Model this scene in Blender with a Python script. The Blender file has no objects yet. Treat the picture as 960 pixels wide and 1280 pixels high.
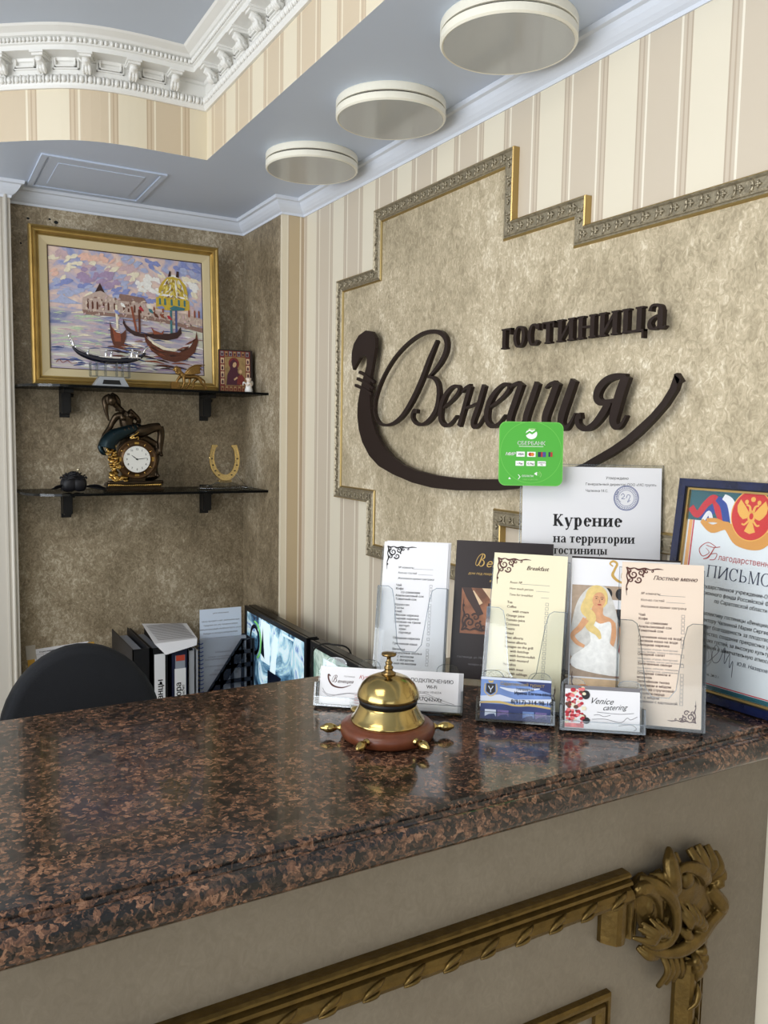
import bpy, bmesh, math, random
from mathutils import Matrix, Vector, noise
from mathutils.geometry import tessellate_polygon
R = math.radians
PI = math.pi
random.seed(7)
SC = bpy.context.scene
COL = SC.collection
EYE = 1.62                      # camera height; the floor is z = 0
# ------------------------------------------------------------------ camera, sky, lights, exposure
AX = (Vector((0.8691, -0.4943, 0.0177)), Vector((0.0304, 0.0892, 0.9955)), Vector((0.4937, 0.8647, -0.0926)))
cam = bpy.data.cameras.new('camera')
cam.sensor_fit = 'VERTICAL'; cam.sensor_height = 36; cam.lens = 36 * 1033.87 / 1280; cam.clip_start = .02
co = bpy.data.objects.new('camera', cam); COL.objects.link(co)
r_ = AX[0].normalized(); f_ = (AX[2] - r_ * AX[2].dot(r_)).normalized(); u_ = r_.cross(f_)
co.matrix_world = Matrix(((r_.x, u_.x, -f_.x, 0), (r_.y, u_.y, -f_.y, 0), (r_.z, u_.z, -f_.z, EYE), (0, 0, 0, 1)))
SC.camera = co
SC.view_settings.view_transform = 'Standard'; SC.view_settings.look = 'None'
SC.view_settings.gamma = 1; SC.view_settings.use_curve_mapping = False
SC.view_settings.exposure = -0.42
W = bpy.data.worlds.new('sky'); SC.world = W; W.use_nodes = True
W.node_tree.nodes['Background'].inputs[0].default_value = (.80, .90, 1.0, 1)
W.node_tree.nodes['Background'].inputs[1].default_value = 1.0
def area(name, loc, target, size, power, color, sy=None):
    l = bpy.data.lights.new(name, 'AREA'); l.energy = power; l.color = color; l.size = size
    if sy: l.shape = 'RECTANGLE'; l.size_y = sy
    o = bpy.data.objects.new(name, l); COL.objects.link(o); o.location = loc
    o.rotation_euler = (Vector(target) - Vector(loc)).to_track_quat('-Z', 'Y').to_euler()
    return o
area('left_window_daylight', (-2.7, .1, 1.55), (1.0, .9, 1.55), 3.2, 150, (.93, .96, 1.0), 1.9)
area('rear_window_daylight', (-1.1, -2.85, 1.45), (.2, 1.5, 1.6), 1.8, 12, (.90, .95, 1.0), 1.2)
area('tray_ceiling_light', (-.6, .5, 2.47), (-.5, .6, 0), .8, 18, (1.0, .90, .76))

# ------------------------------------------------------------------ helpers
def srgb(c):
    return tuple(((v / 255) / 12.92 if v / 255 <= .04045 else ((v / 255 + .055) / 1.055) ** 2.4) for v in c)
MATS = {}
def mat(name, rgb=None, rough=.5, metal=0, bump=0, bscale=60, var=0, vscale=8, coat=0, emit=None, trans=0, ior=1.45, spec=.5):
    """principled material with a little procedural colour variation and bump"""
    if name in MATS: return MATS[name]
    m = bpy.data.materials.new(name); m.use_nodes = True; MATS[name] = m
    nt = m.node_tree; b = nt.nodes['Principled BSDF']
    c = srgb(rgb) if rgb else (.5, .5, .5)
    b.inputs['Base Color'].default_value = (*c, 1)
    b.inputs['Roughness'].default_value = rough; b.inputs['Metallic'].default_value = metal
    b.inputs['Specular IOR Level'].default_value = spec
    b.inputs['Coat Weight'].default_value = coat; b.inputs['Coat Roughness'].default_value = .05
    b.inputs['IOR'].default_value = ior; b.inputs['Transmission Weight'].default_value = trans
    if emit:
        b.inputs['Emission Color'].default_value = (*srgb(rgb), 1); b.inputs['Emission Strength'].default_value = emit
    if var or bump:
        g = nt.nodes.new('ShaderNodeNewGeometry')
        if var:
            n = nt.nodes.new('ShaderNodeTexNoise'); n.inputs['Scale'].default_value = vscale; n.inputs['Detail'].default_value = 4
            r = nt.nodes.new('ShaderNodeValToRGB'); r.color_ramp.elements[0].position = .3; r.color_ramp.elements[1].position = .7
            r.color_ramp.elements[0].color = (*[v * (1 - var) for v in c], 1); r.color_ramp.elements[1].color = (*[min(1, v * (1 + var)) for v in c], 1)
            nt.links.new(g.outputs['Position'], n.inputs['Vector']); nt.links.new(n.outputs['Fac'], r.inputs[0]); nt.links.new(r.outputs[0], b.inputs['Base Color'])
        if bump:
            n = nt.nodes.new('ShaderNodeTexNoise'); n.inputs['Scale'].default_value = bscale; n.inputs['Detail'].default_value = 3
            bp = nt.nodes.new('ShaderNodeBump'); bp.inputs['Strength'].default_value = bump; bp.inputs['Distance'].default_value = .004
            nt.links.new(g.outputs['Position'], n.inputs['Vector']); nt.links.new(n.outputs['Fac'], bp.inputs['Height']); nt.links.new(bp.outputs[0], b.inputs['Normal'])
    return m
def ramp_mat(name, stops, build, rough=.6, bump=0, coat=0, constant=False, spec=.5, emit=0):
    """principled whose colour is a ramp over a value that build(nt) makes; stops in sRGB"""
    m = bpy.data.materials.new(name); m.use_nodes = True; MATS[name] = m
    nt = m.node_tree; b = nt.nodes['Principled BSDF']; b.inputs['Roughness'].default_value = rough
    b.inputs['Coat Weight'].default_value = coat; b.inputs['Coat Roughness'].default_value = .04; b.inputs['Specular IOR Level'].default_value = spec
    r = nt.nodes.new('ShaderNodeValToRGB'); cr = r.color_ramp
    if constant: cr.interpolation = 'CONSTANT'
    while len(cr.elements) < len(stops): cr.elements.new(.5)
    for e, (p, c) in zip(cr.elements, stops): e.position = p; e.color = (*srgb(c), 1)
    v = build(nt); nt.links.new(v, r.inputs[0]); nt.links.new(r.outputs[0], b.inputs['Base Color'])
    if emit:
        nt.links.new(r.outputs[0], b.inputs['Emission Color']); b.inputs['Emission Strength'].default_value = emit
    if bump:
        bp = nt.nodes.new('ShaderNodeBump'); bp.inputs['Strength'].default_value = bump; bp.inputs['Distance'].default_value = .003
        nt.links.new(v, bp.inputs['Height']); nt.links.new(bp.outputs[0], b.inputs['Normal'])
    return m
def nd(nt, t, **k):
    n = nt.nodes.new(t)
    for a, v in k.items():
        if a in n.inputs: n.inputs[a].default_value = v
        else: setattr(n, a, v)
    return n
def mth(nt, op, a, b=None):
    n = nt.nodes.new('ShaderNodeMath'); n.operation = op
    for i, v in enumerate((a, b)):
        if v is None: continue
        if isinstance(v, (int, float)): n.inputs[i].default_value = v
        else: nt.links.new(v, n.inputs[i])
    return n.outputs[0]
# --- wallpaper: broad cream / taupe stripes edged with fine lines, along one world axis
def wallpaper(name, axis, centre, period=.0843, stops=None):
    def bld(nt):
        g = nt.nodes.new('ShaderNodeNewGeometry'); s = nt.nodes.new('ShaderNodeSeparateXYZ')
        nt.links.new(g.outputs['Position'], s.inputs[0])
        v = mth(nt, 'SUBTRACT', s.outputs[axis], centre - 40 * period)
        v = mth(nt, 'PINGPONG', v, period)
        return mth(nt, 'DIVIDE', v, period)
    cream, taupe, dark, bright = stops
    return ramp_mat(name, [(0, cream), (.385, dark), (.42, taupe), (.49, dark), (.525, taupe), (.59, bright), (.64, taupe)], bld, rough=.42, constant=True)
WP = ((226, 218, 198), (205, 193, 174), (186, 170, 150), (236, 229, 212))
WPY = ((228, 217, 192), (210, 193, 166), (192, 171, 144), (236, 226, 203))
wallpaper('striped_wallpaper', 1, .842, stops=WP)
wallpaper('striped_wallpaper_fascia', 1, 1.44 + .0843, .0843, stops=WPY)
wallpaper('striped_wallpaper_curve', 0, .304, .083, stops=WPY)
MATS['striped_wallpaper_return'] = ramp_mat('striped_wallpaper_return', [(0, WPY[0]), (.22, WPY[3]), (.28, WPY[2]), (.33, (196, 176, 142)), (.8, WPY[3]), (.86, WPY[2])],
    lambda nt: mth(nt, 'DIVIDE', mth(nt, 'SUBTRACT', (lambda g, s: (nt.links.new(g.outputs['Position'], s.inputs[0]), s.outputs[0])[1])(nt.nodes.new('ShaderNodeNewGeometry'), nt.nodes.new('ShaderNodeSeparateXYZ')), .932), .068), rough=.45, constant=True)
# --- decorative stone plaster
def plaster(name, stops, scale=3.0, bump=.6):
    def bld(nt):
        g = nt.nodes.new('ShaderNodeNewGeometry')
        mp = nd(nt, 'ShaderNodeMapping'); mp.inputs['Scale'].default_value = (1, 1, .75); nt.links.new(g.outputs['Position'], mp.inputs[0])
        a = nd(nt, 'ShaderNodeTexNoise', Scale=scale, Detail=6.0, Roughness=.62, Distortion=.6); nt.links.new(mp.outputs[0], a.inputs['Vector'])
        b = nd(nt, 'ShaderNodeTexNoise', Scale=95.0, Detail=3.0, Roughness=.7, Distortion=1.5); nt.links.new(mp.outputs[0], b.inputs['Vector'])
        c = nd(nt, 'ShaderNodeTexNoise', Scale=scale * 7, Detail=4.0, Roughness=.6, Distortion=1.2); nt.links.new(mp.outputs[0], c.inputs['Vector'])
        x = mth(nt, 'MULTIPLY', a.outputs['Fac'], .46); y = mth(nt, 'MULTIPLY', b.outputs['Fac'], .38); z = mth(nt, 'MULTIPLY', c.outputs['Fac'], .16)
        return mth(nt, 'ADD', mth(nt, 'ADD', x, y), z)
    return ramp_mat(name, stops, bld, rough=.5, bump=bump)
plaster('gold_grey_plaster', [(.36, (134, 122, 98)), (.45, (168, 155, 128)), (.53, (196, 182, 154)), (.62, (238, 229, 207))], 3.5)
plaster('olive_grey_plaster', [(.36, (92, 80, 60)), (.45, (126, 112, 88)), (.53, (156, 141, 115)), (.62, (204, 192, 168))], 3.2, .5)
plaster('counter_plaster', [(.30, (112, 101, 86)), (.5, (124, 114, 98)), (.7, (137, 128, 112))], 3.0, .12)
# --- brown speckled granite
def granite():
    m = bpy.data.materials.new('brown_granite'); m.use_nodes = True; MATS['brown_granite'] = m
    nt = m.node_tree; b = nt.nodes['Principled BSDF']
    g = nt.nodes.new('ShaderNodeNewGeometry')
    nz = nd(nt, 'ShaderNodeTexNoise', Scale=150.0, Detail=2.0); nt.links.new(g.outputs['Position'], nz.inputs['Vector'])
    mx = nd(nt, 'ShaderNodeMix', data_type='VECTOR'); mx.inputs[0].default_value = .011
    nt.links.new(g.outputs['Position'], mx.inputs[4]); nt.links.new(nz.outputs['Color'], mx.inputs[5])
    v1 = nd(nt, 'ShaderNodeTexVoronoi', Scale=230.0); nt.links.new(mx.outputs[1], v1.inputs['Vector'])
    v2 = nd(nt, 'ShaderNodeTexVoronoi', Scale=520.0); nt.links.new(mx.outputs[1], v2.inputs['Vector'])
    n2 = nd(nt, 'ShaderNodeTexNoise', Scale=28.0, Detail=3.0, Roughness=.6); nt.links.new(g.outputs['Position'], n2.inputs['Vector'])
    s1 = nd(nt, 'ShaderNodeSeparateColor'); nt.links.new(v1.outputs['Color'], s1.inputs[0])
    s2 = nd(nt, 'ShaderNodeSeparateColor'); nt.links.new(v2.outputs['Color'], s2.inputs[0])
    t = mth(nt, 'ADD', mth(nt, 'MULTIPLY', s1.outputs[0], .5), mth(nt, 'ADD', mth(nt, 'MULTIPLY', s2.outputs[0], .22), mth(nt, 'MULTIPLY', n2.outputs['Fac'], .55)))
    r = nt.nodes.new('ShaderNodeValToRGB'); cr = r.color_ramp
    st = [(.0, (12, 12, 13)), (.48, (18, 17, 17)), (.58, (44, 36, 32)), (.69, (68, 51, 41)), (.82, (98, 69, 52)), (.98, (138, 104, 82))]
    while len(cr.elements) < len(st): cr.elements.new(.5)
    for e, (p, c) in zip(cr.elements, st): e.position = p; e.color = (*srgb(c), 1)
    nt.links.new(t, r.inputs[0]); nt.links.new(r.outputs[0], b.inputs['Base Color'])
    b.inputs['Roughness'].default_value = .16; b.inputs['Specular IOR Level'].default_value = .4
    b.inputs['Coat Weight'].default_value = .3; b.inputs['Coat Roughness'].default_value = .03
granite()
def clear(name, tint=(1, 1, 1), gloss=.1, dark=0.0):
    """thin clear sheet: mostly transparent with a fresnel reflection"""
    m = bpy.data.materials.new(name); m.use_nodes = True; MATS[name] = m; nt = m.node_tree
    nt.nodes.remove(nt.nodes['Principled BSDF']); out = nt.nodes['Material Output']
    t = nd(nt, 'ShaderNodeBsdfTransparent'); t.inputs[0].default_value = (*tint, 1)
    g = nd(nt, 'ShaderNodeBsdfGlossy'); g.inputs['Roughness'].default_value = .04
    f = nd(nt, 'ShaderNodeFresnel'); f.inputs[0].default_value = 1.45
    x = mth(nt, 'ADD', mth(nt, 'MULTIPLY', f.outputs[0], .4), gloss * .2)
    mix = nd(nt, 'ShaderNodeMixShader'); nt.links.new(x, mix.inputs[0]); nt.links.new(t.outputs[0], mix.inputs[1]); nt.links.new(g.outputs[0], mix.inputs[2])
    nt.links.new(mix.outputs[0], out.inputs[0]); return m
clear('clear_acrylic', (.97, .98, .98), .12)
clear('frosted_edge', (.62, .66, .69), .6)
clear('picture_glass', (.98, .99, .99), .05)
clear('smoked_glass', (.42, .44, .45), .12)
P = lambda n, *a, **k: mat(n, *a, **k)
P('white_paint', (232, 231, 226), .35); P('soffit_paint', (206, 218, 238), .45); P('tray_paint', (198, 208, 224), .5)
P('post_paint', (214, 208, 196), .4); P('crown_paint', (222, 228, 238), .35); P('floor_stone', (190, 182, 168), .3, var=.1); P('rear_wall', (226, 220, 204), .6)
P('antique_silver', (158, 148, 126), .4, .6, bump=.3, bscale=300, var=.2, vscale=120)
P('bright_gold', (176, 152, 100), .32, .85); P('frame_gold', (172, 144, 84), .34, .8, var=.12, vscale=30)
P('liner_beige', (206, 190, 150), .7); P('sign_brown', (40, 29, 25), .5, spec=.3); P('black_plastic', (16, 16, 18), .35)
P('bracket_black', (14, 14, 15), .45); P('lamp_white', (240, 236, 220), .35); P('lamp_groove', (40, 34, 28), .6)
P('lamp_diffuser', (192, 197, 200), .18, coat=.3)
P('antique_gold', (100, 80, 40), .38, .75, bump=.25, bscale=150, var=.22, vscale=60)
P('brass', (172, 150, 96), .17, 1.0, var=.1, vscale=70); P('brass_dark', (132, 110, 72), .25, 1.0); P('rubber_black', (10, 10, 10), .5)
P('bell_wood', (98, 50, 28), .38, coat=.12, var=.18, vscale=90)
P('paper_white', (230, 230, 233), .6); P('paper_cream', (228, 220, 190), .6); P('paper_pink', (226, 208, 190), .6); P('paper_blue', (205, 216, 232), .6)
P('ink_black', (28, 26, 28), .6); P('ink_brown', (84, 46, 40), .6); P('ink_grey', (120, 118, 122), .6); P('ink_blue', (70, 84, 140), .6); P('ink_red', (176, 50, 52), .6)
P('ink_gold', (196, 160, 84), .4); P('ink_navy', (44, 52, 78), .6); P('brochure_dark', (34, 22, 20), .3)

class MB:
    """collects shapes, links them as one mesh object"""
    def __init__(s, M=None): s.v = []; s.f = []; s.fm = []; s.sm = []; s.M = M or Matrix(); s.mat = None; s.names = []; s.smooth = False; s.jit = 0
    def use(s, m):
        if m not in s.names: s.names.append(m)
        s.mat = s.names.index(m); return s
    def add(s, vs, fs, smooth=None):
        if s.mat is None: s.use('white_paint')
        n = len(s.v); s.v += [s.M @ Vector(p) for p in vs]
        for f in fs: s.f.append([n + i for i in f]); s.fm.append(s.mat); s.sm.append(s.smooth if smooth is None else smooth)
        return s
    def box(s, a, b, bev=0):
        x0, y0, z0 = a; x1, y1, z1 = b
        if not bev:
            return s.add([(x0, y0, z0), (x1, y0, z0), (x1, y1, z0), (x0, y1, z0), (x0, y0, z1), (x1, y0, z1), (x1, y1, z1), (x0, y1, z1)],
                     [(0, 3, 2, 1), (4, 5, 6, 7), (0, 1, 5, 4), (1, 2, 6, 5), (2, 3, 7, 6), (3, 0, 4, 7)], False)
        bm = bmesh.new(); bmesh.ops.create_cube(bm, size=1)
        for v in bm.verts: v.co = Vector(((x0 + x1) / 2 + v.co.x * (x1 - x0), (y0 + y1) / 2 + v.co.y * (y1 - y0), (z0 + z1) / 2 + v.co.z * (z1 - z0)))
        bmesh.ops.bevel(bm, geom=bm.edges[:], offset=bev, segments=2, affect='EDGES')
        bm.verts.index_update(); s.add([v.co[:] for v in bm.verts], [[v.index for v in f.verts] for f in bm.faces], False); bm.free(); return s
    def poly(s, pts, z0, z1=None):
        """outline in local xy; flat at z0, or solid from z0 up to z1"""
        n = len(pts)
        a = sum(pts[i][0] * pts[(i + 1) % n][1] - pts[(i + 1) % n][0] * pts[i][1] for i in range(n))
        if a < 0: pts = pts[::-1]
        if z1 is None: return s.add([(p[0], p[1], z0) for p in pts], [list(range(n))], False)
        if s.jit: z1 += s.jit; s.jit += 4e-5
        return s.add([(p[0], p[1], z1) for p in pts] + [(p[0], p[1], z0) for p in pts], [list(range(n)), list(range(2 * n - 1, n - 1, -1))] + [[n + i, n + (i + 1) % n, (i + 1) % n, i] for i in range(n)], False)
    def rect(s, x0, y0, x1, y1, z0, z1=None): return s.poly([(x0, y0), (x1, y0), (x1, y1), (x0, y1)], z0, z1)
    def disc(s, cx, cy, rx, ry, z0, z1=None, n=32, rot=0):
        return s.poly([(cx + rx * math.cos(t) * math.cos(rot) - ry * math.sin(t) * math.sin(rot), cy + rx * math.cos(t) * math.sin(rot) + ry * math.sin(t) * math.cos(rot)) for t in [2 * PI * i / n for i in range(n)]], z0, z1)
    def stroke(s, pts, w, z0, z1=None, closed=False, sub=6, smooth=True):
        """ribbon of varying width along local xy points"""
        if not isinstance(w, (list, tuple)): w = [w] * len(pts)
        q, ww = spline([(*p, 0) for p in pts], w, sub if smooth else 1, closed)
        n = len(q); L = []; Rr = []
        for i in range(n):
            a = q[(i - 1) % n] if closed or i else q[i]; b = q[(i + 1) % n] if closed or i < n - 1 else q[i]
            d = (b - a); d = d.normalized() if d.length > 1e-9 else Vector((1, 0, 0)); nn = Vector((-d.y, d.x, 0)) * ww[i] / 2
            L.append(q[i] + nn); Rr.append(q[i] - nn)
        m = n if closed else n - 1
        if z1 is None:
            vs = [(p.x, p.y, z0) for p in L] + [(p.x, p.y, z0) for p in Rr]
            return s.add(vs, [(i, n + i, n + (i + 1) % n, (i + 1) % n) for i in range(m)], False)
        if s.jit: z1 += s.jit; s.jit += 4e-5
        vs = [(p.x, p.y, z) for z in (z1, z0) for k in (L, Rr) for p in k]; fs = []
        for i in range(m):
            j = (i + 1) % n
            fs += [(i, n + i, n + j, j), (2 * n + i, 2 * n + j, 3 * n + j, 3 * n + i), (i, j, 2 * n + j, 2 * n + i), (n + i, 3 * n + i, 3 * n + j, n + j)]
        if not closed: fs += [(0, 2 * n, 3 * n, n), (n - 1, 2 * n - 1, 4 * n - 1, 3 * n - 1)]
        return s.add(vs, fs, False)
    def tube(s, pts, r, seg=10, flat=1.0, sub=5, smooth=True, up=None):
        """round bar along points with radii, optionally flattened along 'up'"""
        if not isinstance(r, (list, tuple)): r = [r] * len(pts)
        q, rr = spline(pts, r, sub if smooth else 1, False); n = len(q)
        nrm = None; vs = []
        for i in range(n):
            d = (q[min(i + 1, n - 1)] - q[max(i - 1, 0)])
            d = d.normalized() if d.length > 1e-9 else Vector((0, 0, 1))
            if up is not None: a = d.cross(Vector(up)); a = a.normalized() if a.length > 1e-6 else Vector((1, 0, 0)); c = a.cross(d)
            else:
                if nrm is None: nrm = d.orthogonal().normalized()
                a = (nrm - d * nrm.dot(d)).normalized(); nrm = a; c = d.cross(a)
            for k in range(seg):
                t = 2 * PI * k / seg; vs.append(q[i] + a * math.cos(t) * rr[i] + c * math.sin(t) * rr[i] * flat)
        fs = [(i * seg + k, i * seg + (k + 1) % seg, (i + 1) * seg + (k + 1) % seg, (i + 1) * seg + k) for i in range(n - 1) for k in range(seg)]
        fs += [tuple(range(seg))[::-1], tuple((n - 1) * seg + k for k in range(seg))]
        return s.add(vs, fs, True)
    def ball(s, c, r, seg=12, rings=8, scale=(1, 1, 1)):
        vs = [(c[0], c[1], c[2] + r * scale[2])]
        for i in range(1, rings):
            t = PI * i / rings
            for k in range(seg): p = 2 * PI * k / seg; vs.append((c[0] + r * scale[0] * math.sin(t) * math.cos(p), c[1] + r * scale[1] * math.sin(t) * math.sin(p), c[2] + r * scale[2] * math.cos(t)))
        vs.append((c[0], c[1], c[2] - r * scale[2])); e = len(vs) - 1
        fs = [(0, 1 + k, 1 + (k + 1) % seg) for k in range(seg)]
        fs += [(1 + i * seg + k, 1 + (i + 1) * seg + k, 1 + (i + 1) * seg + (k + 1) % seg, 1 + i * seg + (k + 1) % seg) for i in range(rings - 2) for k in range(seg)]
        fs += [(e, 1 + (rings - 2) * seg + (k + 1) % seg, 1 + (rings - 2) * seg + k) for k in range(seg)]
        return s.add(vs, fs, True)
    def lathe(s, prof, seg=48, c=(0, 0, 0), smooth=True):
        """profile of (radius, z), turned about the local z axis"""
        n = len(prof); vs = [(c[0] + p[0] * math.cos(2 * PI * k / seg), c[1] + p[0] * math.sin(2 * PI * k / seg), c[2] + p[1]) for p in prof for k in range(seg)]
        fs = [(i * seg + k, i * seg + (k + 1) % seg, (i + 1) * seg + (k + 1) % seg, (i + 1) * seg + k) for i in range(n - 1) for k in range(seg)]
        fs += [tuple(range(seg))[::-1], tuple((n - 1) * seg + k for k in range(seg))]
        return s.add(vs, fs, smooth)
    def build(s, name, parent=None, kind=None, angle=None, bevel=0):
        me = bpy.data.meshes.new(name); me.from_pydata([v[:] for v in s.v], [], s.f)
        for n in s.names: me.materials.append(MATS[n])
        me.polygons.foreach_set('material_index', s.fm); me.polygons.foreach_set('use_smooth', s.sm); me.validate(); me.update()
        o = bpy.data.objects.new(name, me); COL.objects.link(o)
        if parent is not None: o.parent = parent
        if kind: o['kind'] = kind
        if bevel:
            b = o.modifiers.new('bevel', 'BEVEL'); b.width = bevel; b.segments = 2; b.limit_method = 'ANGLE'
        return o
def spline(pts, w, sub, closed=False):
    P_ = [Vector(p) for p in pts]; n = len(P_)
    if sub <= 1 or n < 3: return P_, list(w)
    q = []; ww = []
    for i in range(n if closed else n - 1):
        g = (lambda k: P_[k % n]) if closed else (lambda k: P_[max(0, min(n - 1, k))])
        h = (lambda k: w[k % n]) if closed else (lambda k: w[max(0, min(n - 1, k))])
        for j in range(sub):
            t = j / sub; a, b, c, d = g(i - 1), g(i), g(i + 1), g(i + 2)
            q.append(.5 * ((2 * b) + (c - a) * t + (2 * a - 5 * b + 4 * c - d) * t * t + (3 * b - a - 3 * c + d) * t ** 3)); ww.append(h(i) * (1 - t) + h(i + 1) * t)
    if not closed: q.append(P_[-1]); ww.append(w[-1])
    return q, ww
def tag(o, label, cat, group=None):
    o['label'] = label; o['category'] = cat
    if group: o['group'] = group
    return o
def soft(mb, pts, z0, z1=None, sub=4):
    q, _ = spline([(*p, 0) for p in pts], [0] * len(pts), sub, True); return mb.poly([(p.x, p.y) for p in q], z0, z1)
def thing(name, label, cat, M=None, group=None):
    o = bpy.data.objects.new(name, None); COL.objects.link(o); o.empty_display_size = .05
    if M is not None: o.matrix_world = M if isinstance(M, Matrix) else Matrix.Translation(M)
    return tag(o, label, cat, group)
def basis(loc, ex, ey, ez):
    return Matrix(((ex[0], ey[0], ez[0], loc[0]), (ex[1], ey[1], ez[1], loc[1]), (ex[2], ey[2], ez[2], loc[2]), (0, 0, 0, 1)))
def lean(x, y, yaw, back, z):
    """frame of a sheet standing at (x, y, z): local x right, y up the sheet, z towards the viewer; yaw and lean in degrees"""
    a, l = R(yaw), R(back); e = Vector((math.cos(a), math.sin(a), 0)); b = Vector((-e.y, e.x, 0))
    up = Vector((0, 0, 1)) * math.cos(l) + b * math.sin(l); return basis((x, y, z), e, up, e.cross(up))
def wallM(x, y, z): return basis((x, y, z), (0, -1, 0), (0, 0, 1), (-1, 0, 0))     # on the right wall, looking at it: x to the right, y up, z out
def backM(x, y, z): return basis((x, y, z), (1, 0, 0), (0, 0, 1), (0, -1, 0))      # on a surface that faces the camera side
def sweep(mb, path, prof, side=1):
    """mouldings: profile (offset from wall, z) along a plan polyline with mitred corners; side=+1 offsets to the left of travel"""
    n = len(path); P_ = [Vector((p[0], p[1])) for p in path]; vs = []
    for i in range(n):
        d0 = (P_[i] - P_[i - 1]).normalized() if i else None; d1 = (P_[i + 1] - P_[i]).normalized() if i < n - 1 else None
        a = d0 or d1; b = d1 or d0; na = Vector((-a.y, a.x)) * side; nb = Vector((-b.y, b.x)) * side
        m = (na + nb); m = m / m.length_squared * 2 if m.length > 1e-6 else na
        for o, z in prof: vs.append((P_[i].x + m.x * o, P_[i].y + m.y * o, z))
    k = len(prof); fs = []
    for i in range(n - 1):
        for j in range(k - 1):
            q = (i * k + j, (i + 1) * k + j, (i + 1) * k + j + 1, i * k + j + 1); fs.append(q if side < 0 else q[::-1])
    return mb.add(vs, fs, False)
# ---- printing: text with the built-in font, gathered into one mesh for each piece of paper and ink
PENDING = {}
FONTCACHE = {}
def text(parent, ink, s, x, y, size, z=.0006, align='LEFT', slant=0, bold=0, name='printed_text', sx=1, thick=0, tilt=0):
    cu = bpy.data.curves.new('t', 'FONT'); cu.body = s; cu.size = size * 200; cu.align_x = align; cu.shear = slant
    cu.resolution_u = 2; cu.fill_mode = 'NONE'
    o = bpy.data.objects.new('t', cu); COL.objects.link(o)
    PENDING.setdefault((parent.name, ink, name), []).append((o, Matrix.Translation((x, y, z)) @ Matrix.Rotation(tilt, 4, 'Z') @ Matrix.Diagonal((sx, 1, 1, 1)), bold * size))
def fill_outlines(me):
    """fills letter outlines contour by contour, so that contours which cross each other stay whole"""
    nb = {}
    for e in me.edges:
        a, b = e.vertices; nb.setdefault(a, []).append(b); nb.setdefault(b, []).append(a)
    seen = set(); loops = []
    for s in range(len(me.vertices)):
        if s in seen or s not in nb: continue
        lp = [s]; seen.add(s); c = s
        while True:
            nx = [k for k in sorted(nb[c]) if k not in seen]
            if not nx: break
            c = nx[0]; seen.add(c); lp.append(c)
        if len(lp) > 2: loops.append([me.vertices[i].co.copy() for i in lp])
    area_ = lambda q: sum(q[i].x * q[(i + 1) % len(q)].y - q[(i + 1) % len(q)].x * q[i].y for i in range(len(q))) / 2
    if not loops: return [], []
    ar = [area_(q) for q in loops]; sg = 1 if max(ar, key=abs) > 0 else -1
    outs = [i for i in range(len(loops)) if ar[i] * sg > 0]; holes = {i: [] for i in outs}
    def inside(p, q):
        r = False
        for i in range(len(q)):
            a, b = q[i], q[(i + 1) % len(q)]
            if (a.y > p.y) != (b.y > p.y) and p.x < (b.x - a.x) * (p.y - a.y) / (b.y - a.y) + a.x: r = not r
        return r
    for h in range(len(loops)):
        if h in holes: continue
        c = [i for i in outs if all(inside(p, loops[i]) for p in loops[h][::2])]
        if c: holes[min(c, key=lambda i: abs(ar[i]))].append(h)
    V_, F_ = [], []
    used = {h for v in holes.values() for h in v}
    for h in range(len(loops)):
        if h not in holes and h not in used: holes[h] = []; outs.append(h)
    for i in outs:
        grp = [loops[i]] + [loops[h] for h in holes[i]]; n = len(V_); V_ += [v[:] for q in grp for v in q]; flat = [v for q in grp for v in q]
        for t in tessellate_polygon(grp):
            a, b, c = (flat[k] for k in t); cr = (b.x - a.x) * (c.y - a.y) - (c.x - a.x) * (b.y - a.y)
            F_.append([n + k for k in (t if cr > 0 else t[::-1])])
    return V_, F_
def flush_text():
    bpy.context.view_layer.update(); dg = bpy.context.evaluated_depsgraph_get()
    for (pn, ink, name), lst in PENDING.items():
        mb = MB().use(ink)
        for o, M, bd in lst:
            me = bpy.data.meshes.new_from_object(o.evaluated_get(dg)); tv, tf = fill_outlines(me)
            for sh, up in ((0, 0),) + (((bd, 0), (bd * 2, 0), (bd, bd * .6)) if bd else ()):
                mb.M = M @ Matrix.Translation((sh, up, 0)) @ Matrix.Diagonal((.005, .005, .005, 1)); mb.add(tv, tf, False)
            bpy.data.meshes.remove(me)
        for o, M, bd in lst: cu = o.data; bpy.data.objects.remove(o); bpy.data.curves.remove(cu)
        mb.build(name, bpy.data.objects[pn])
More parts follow.
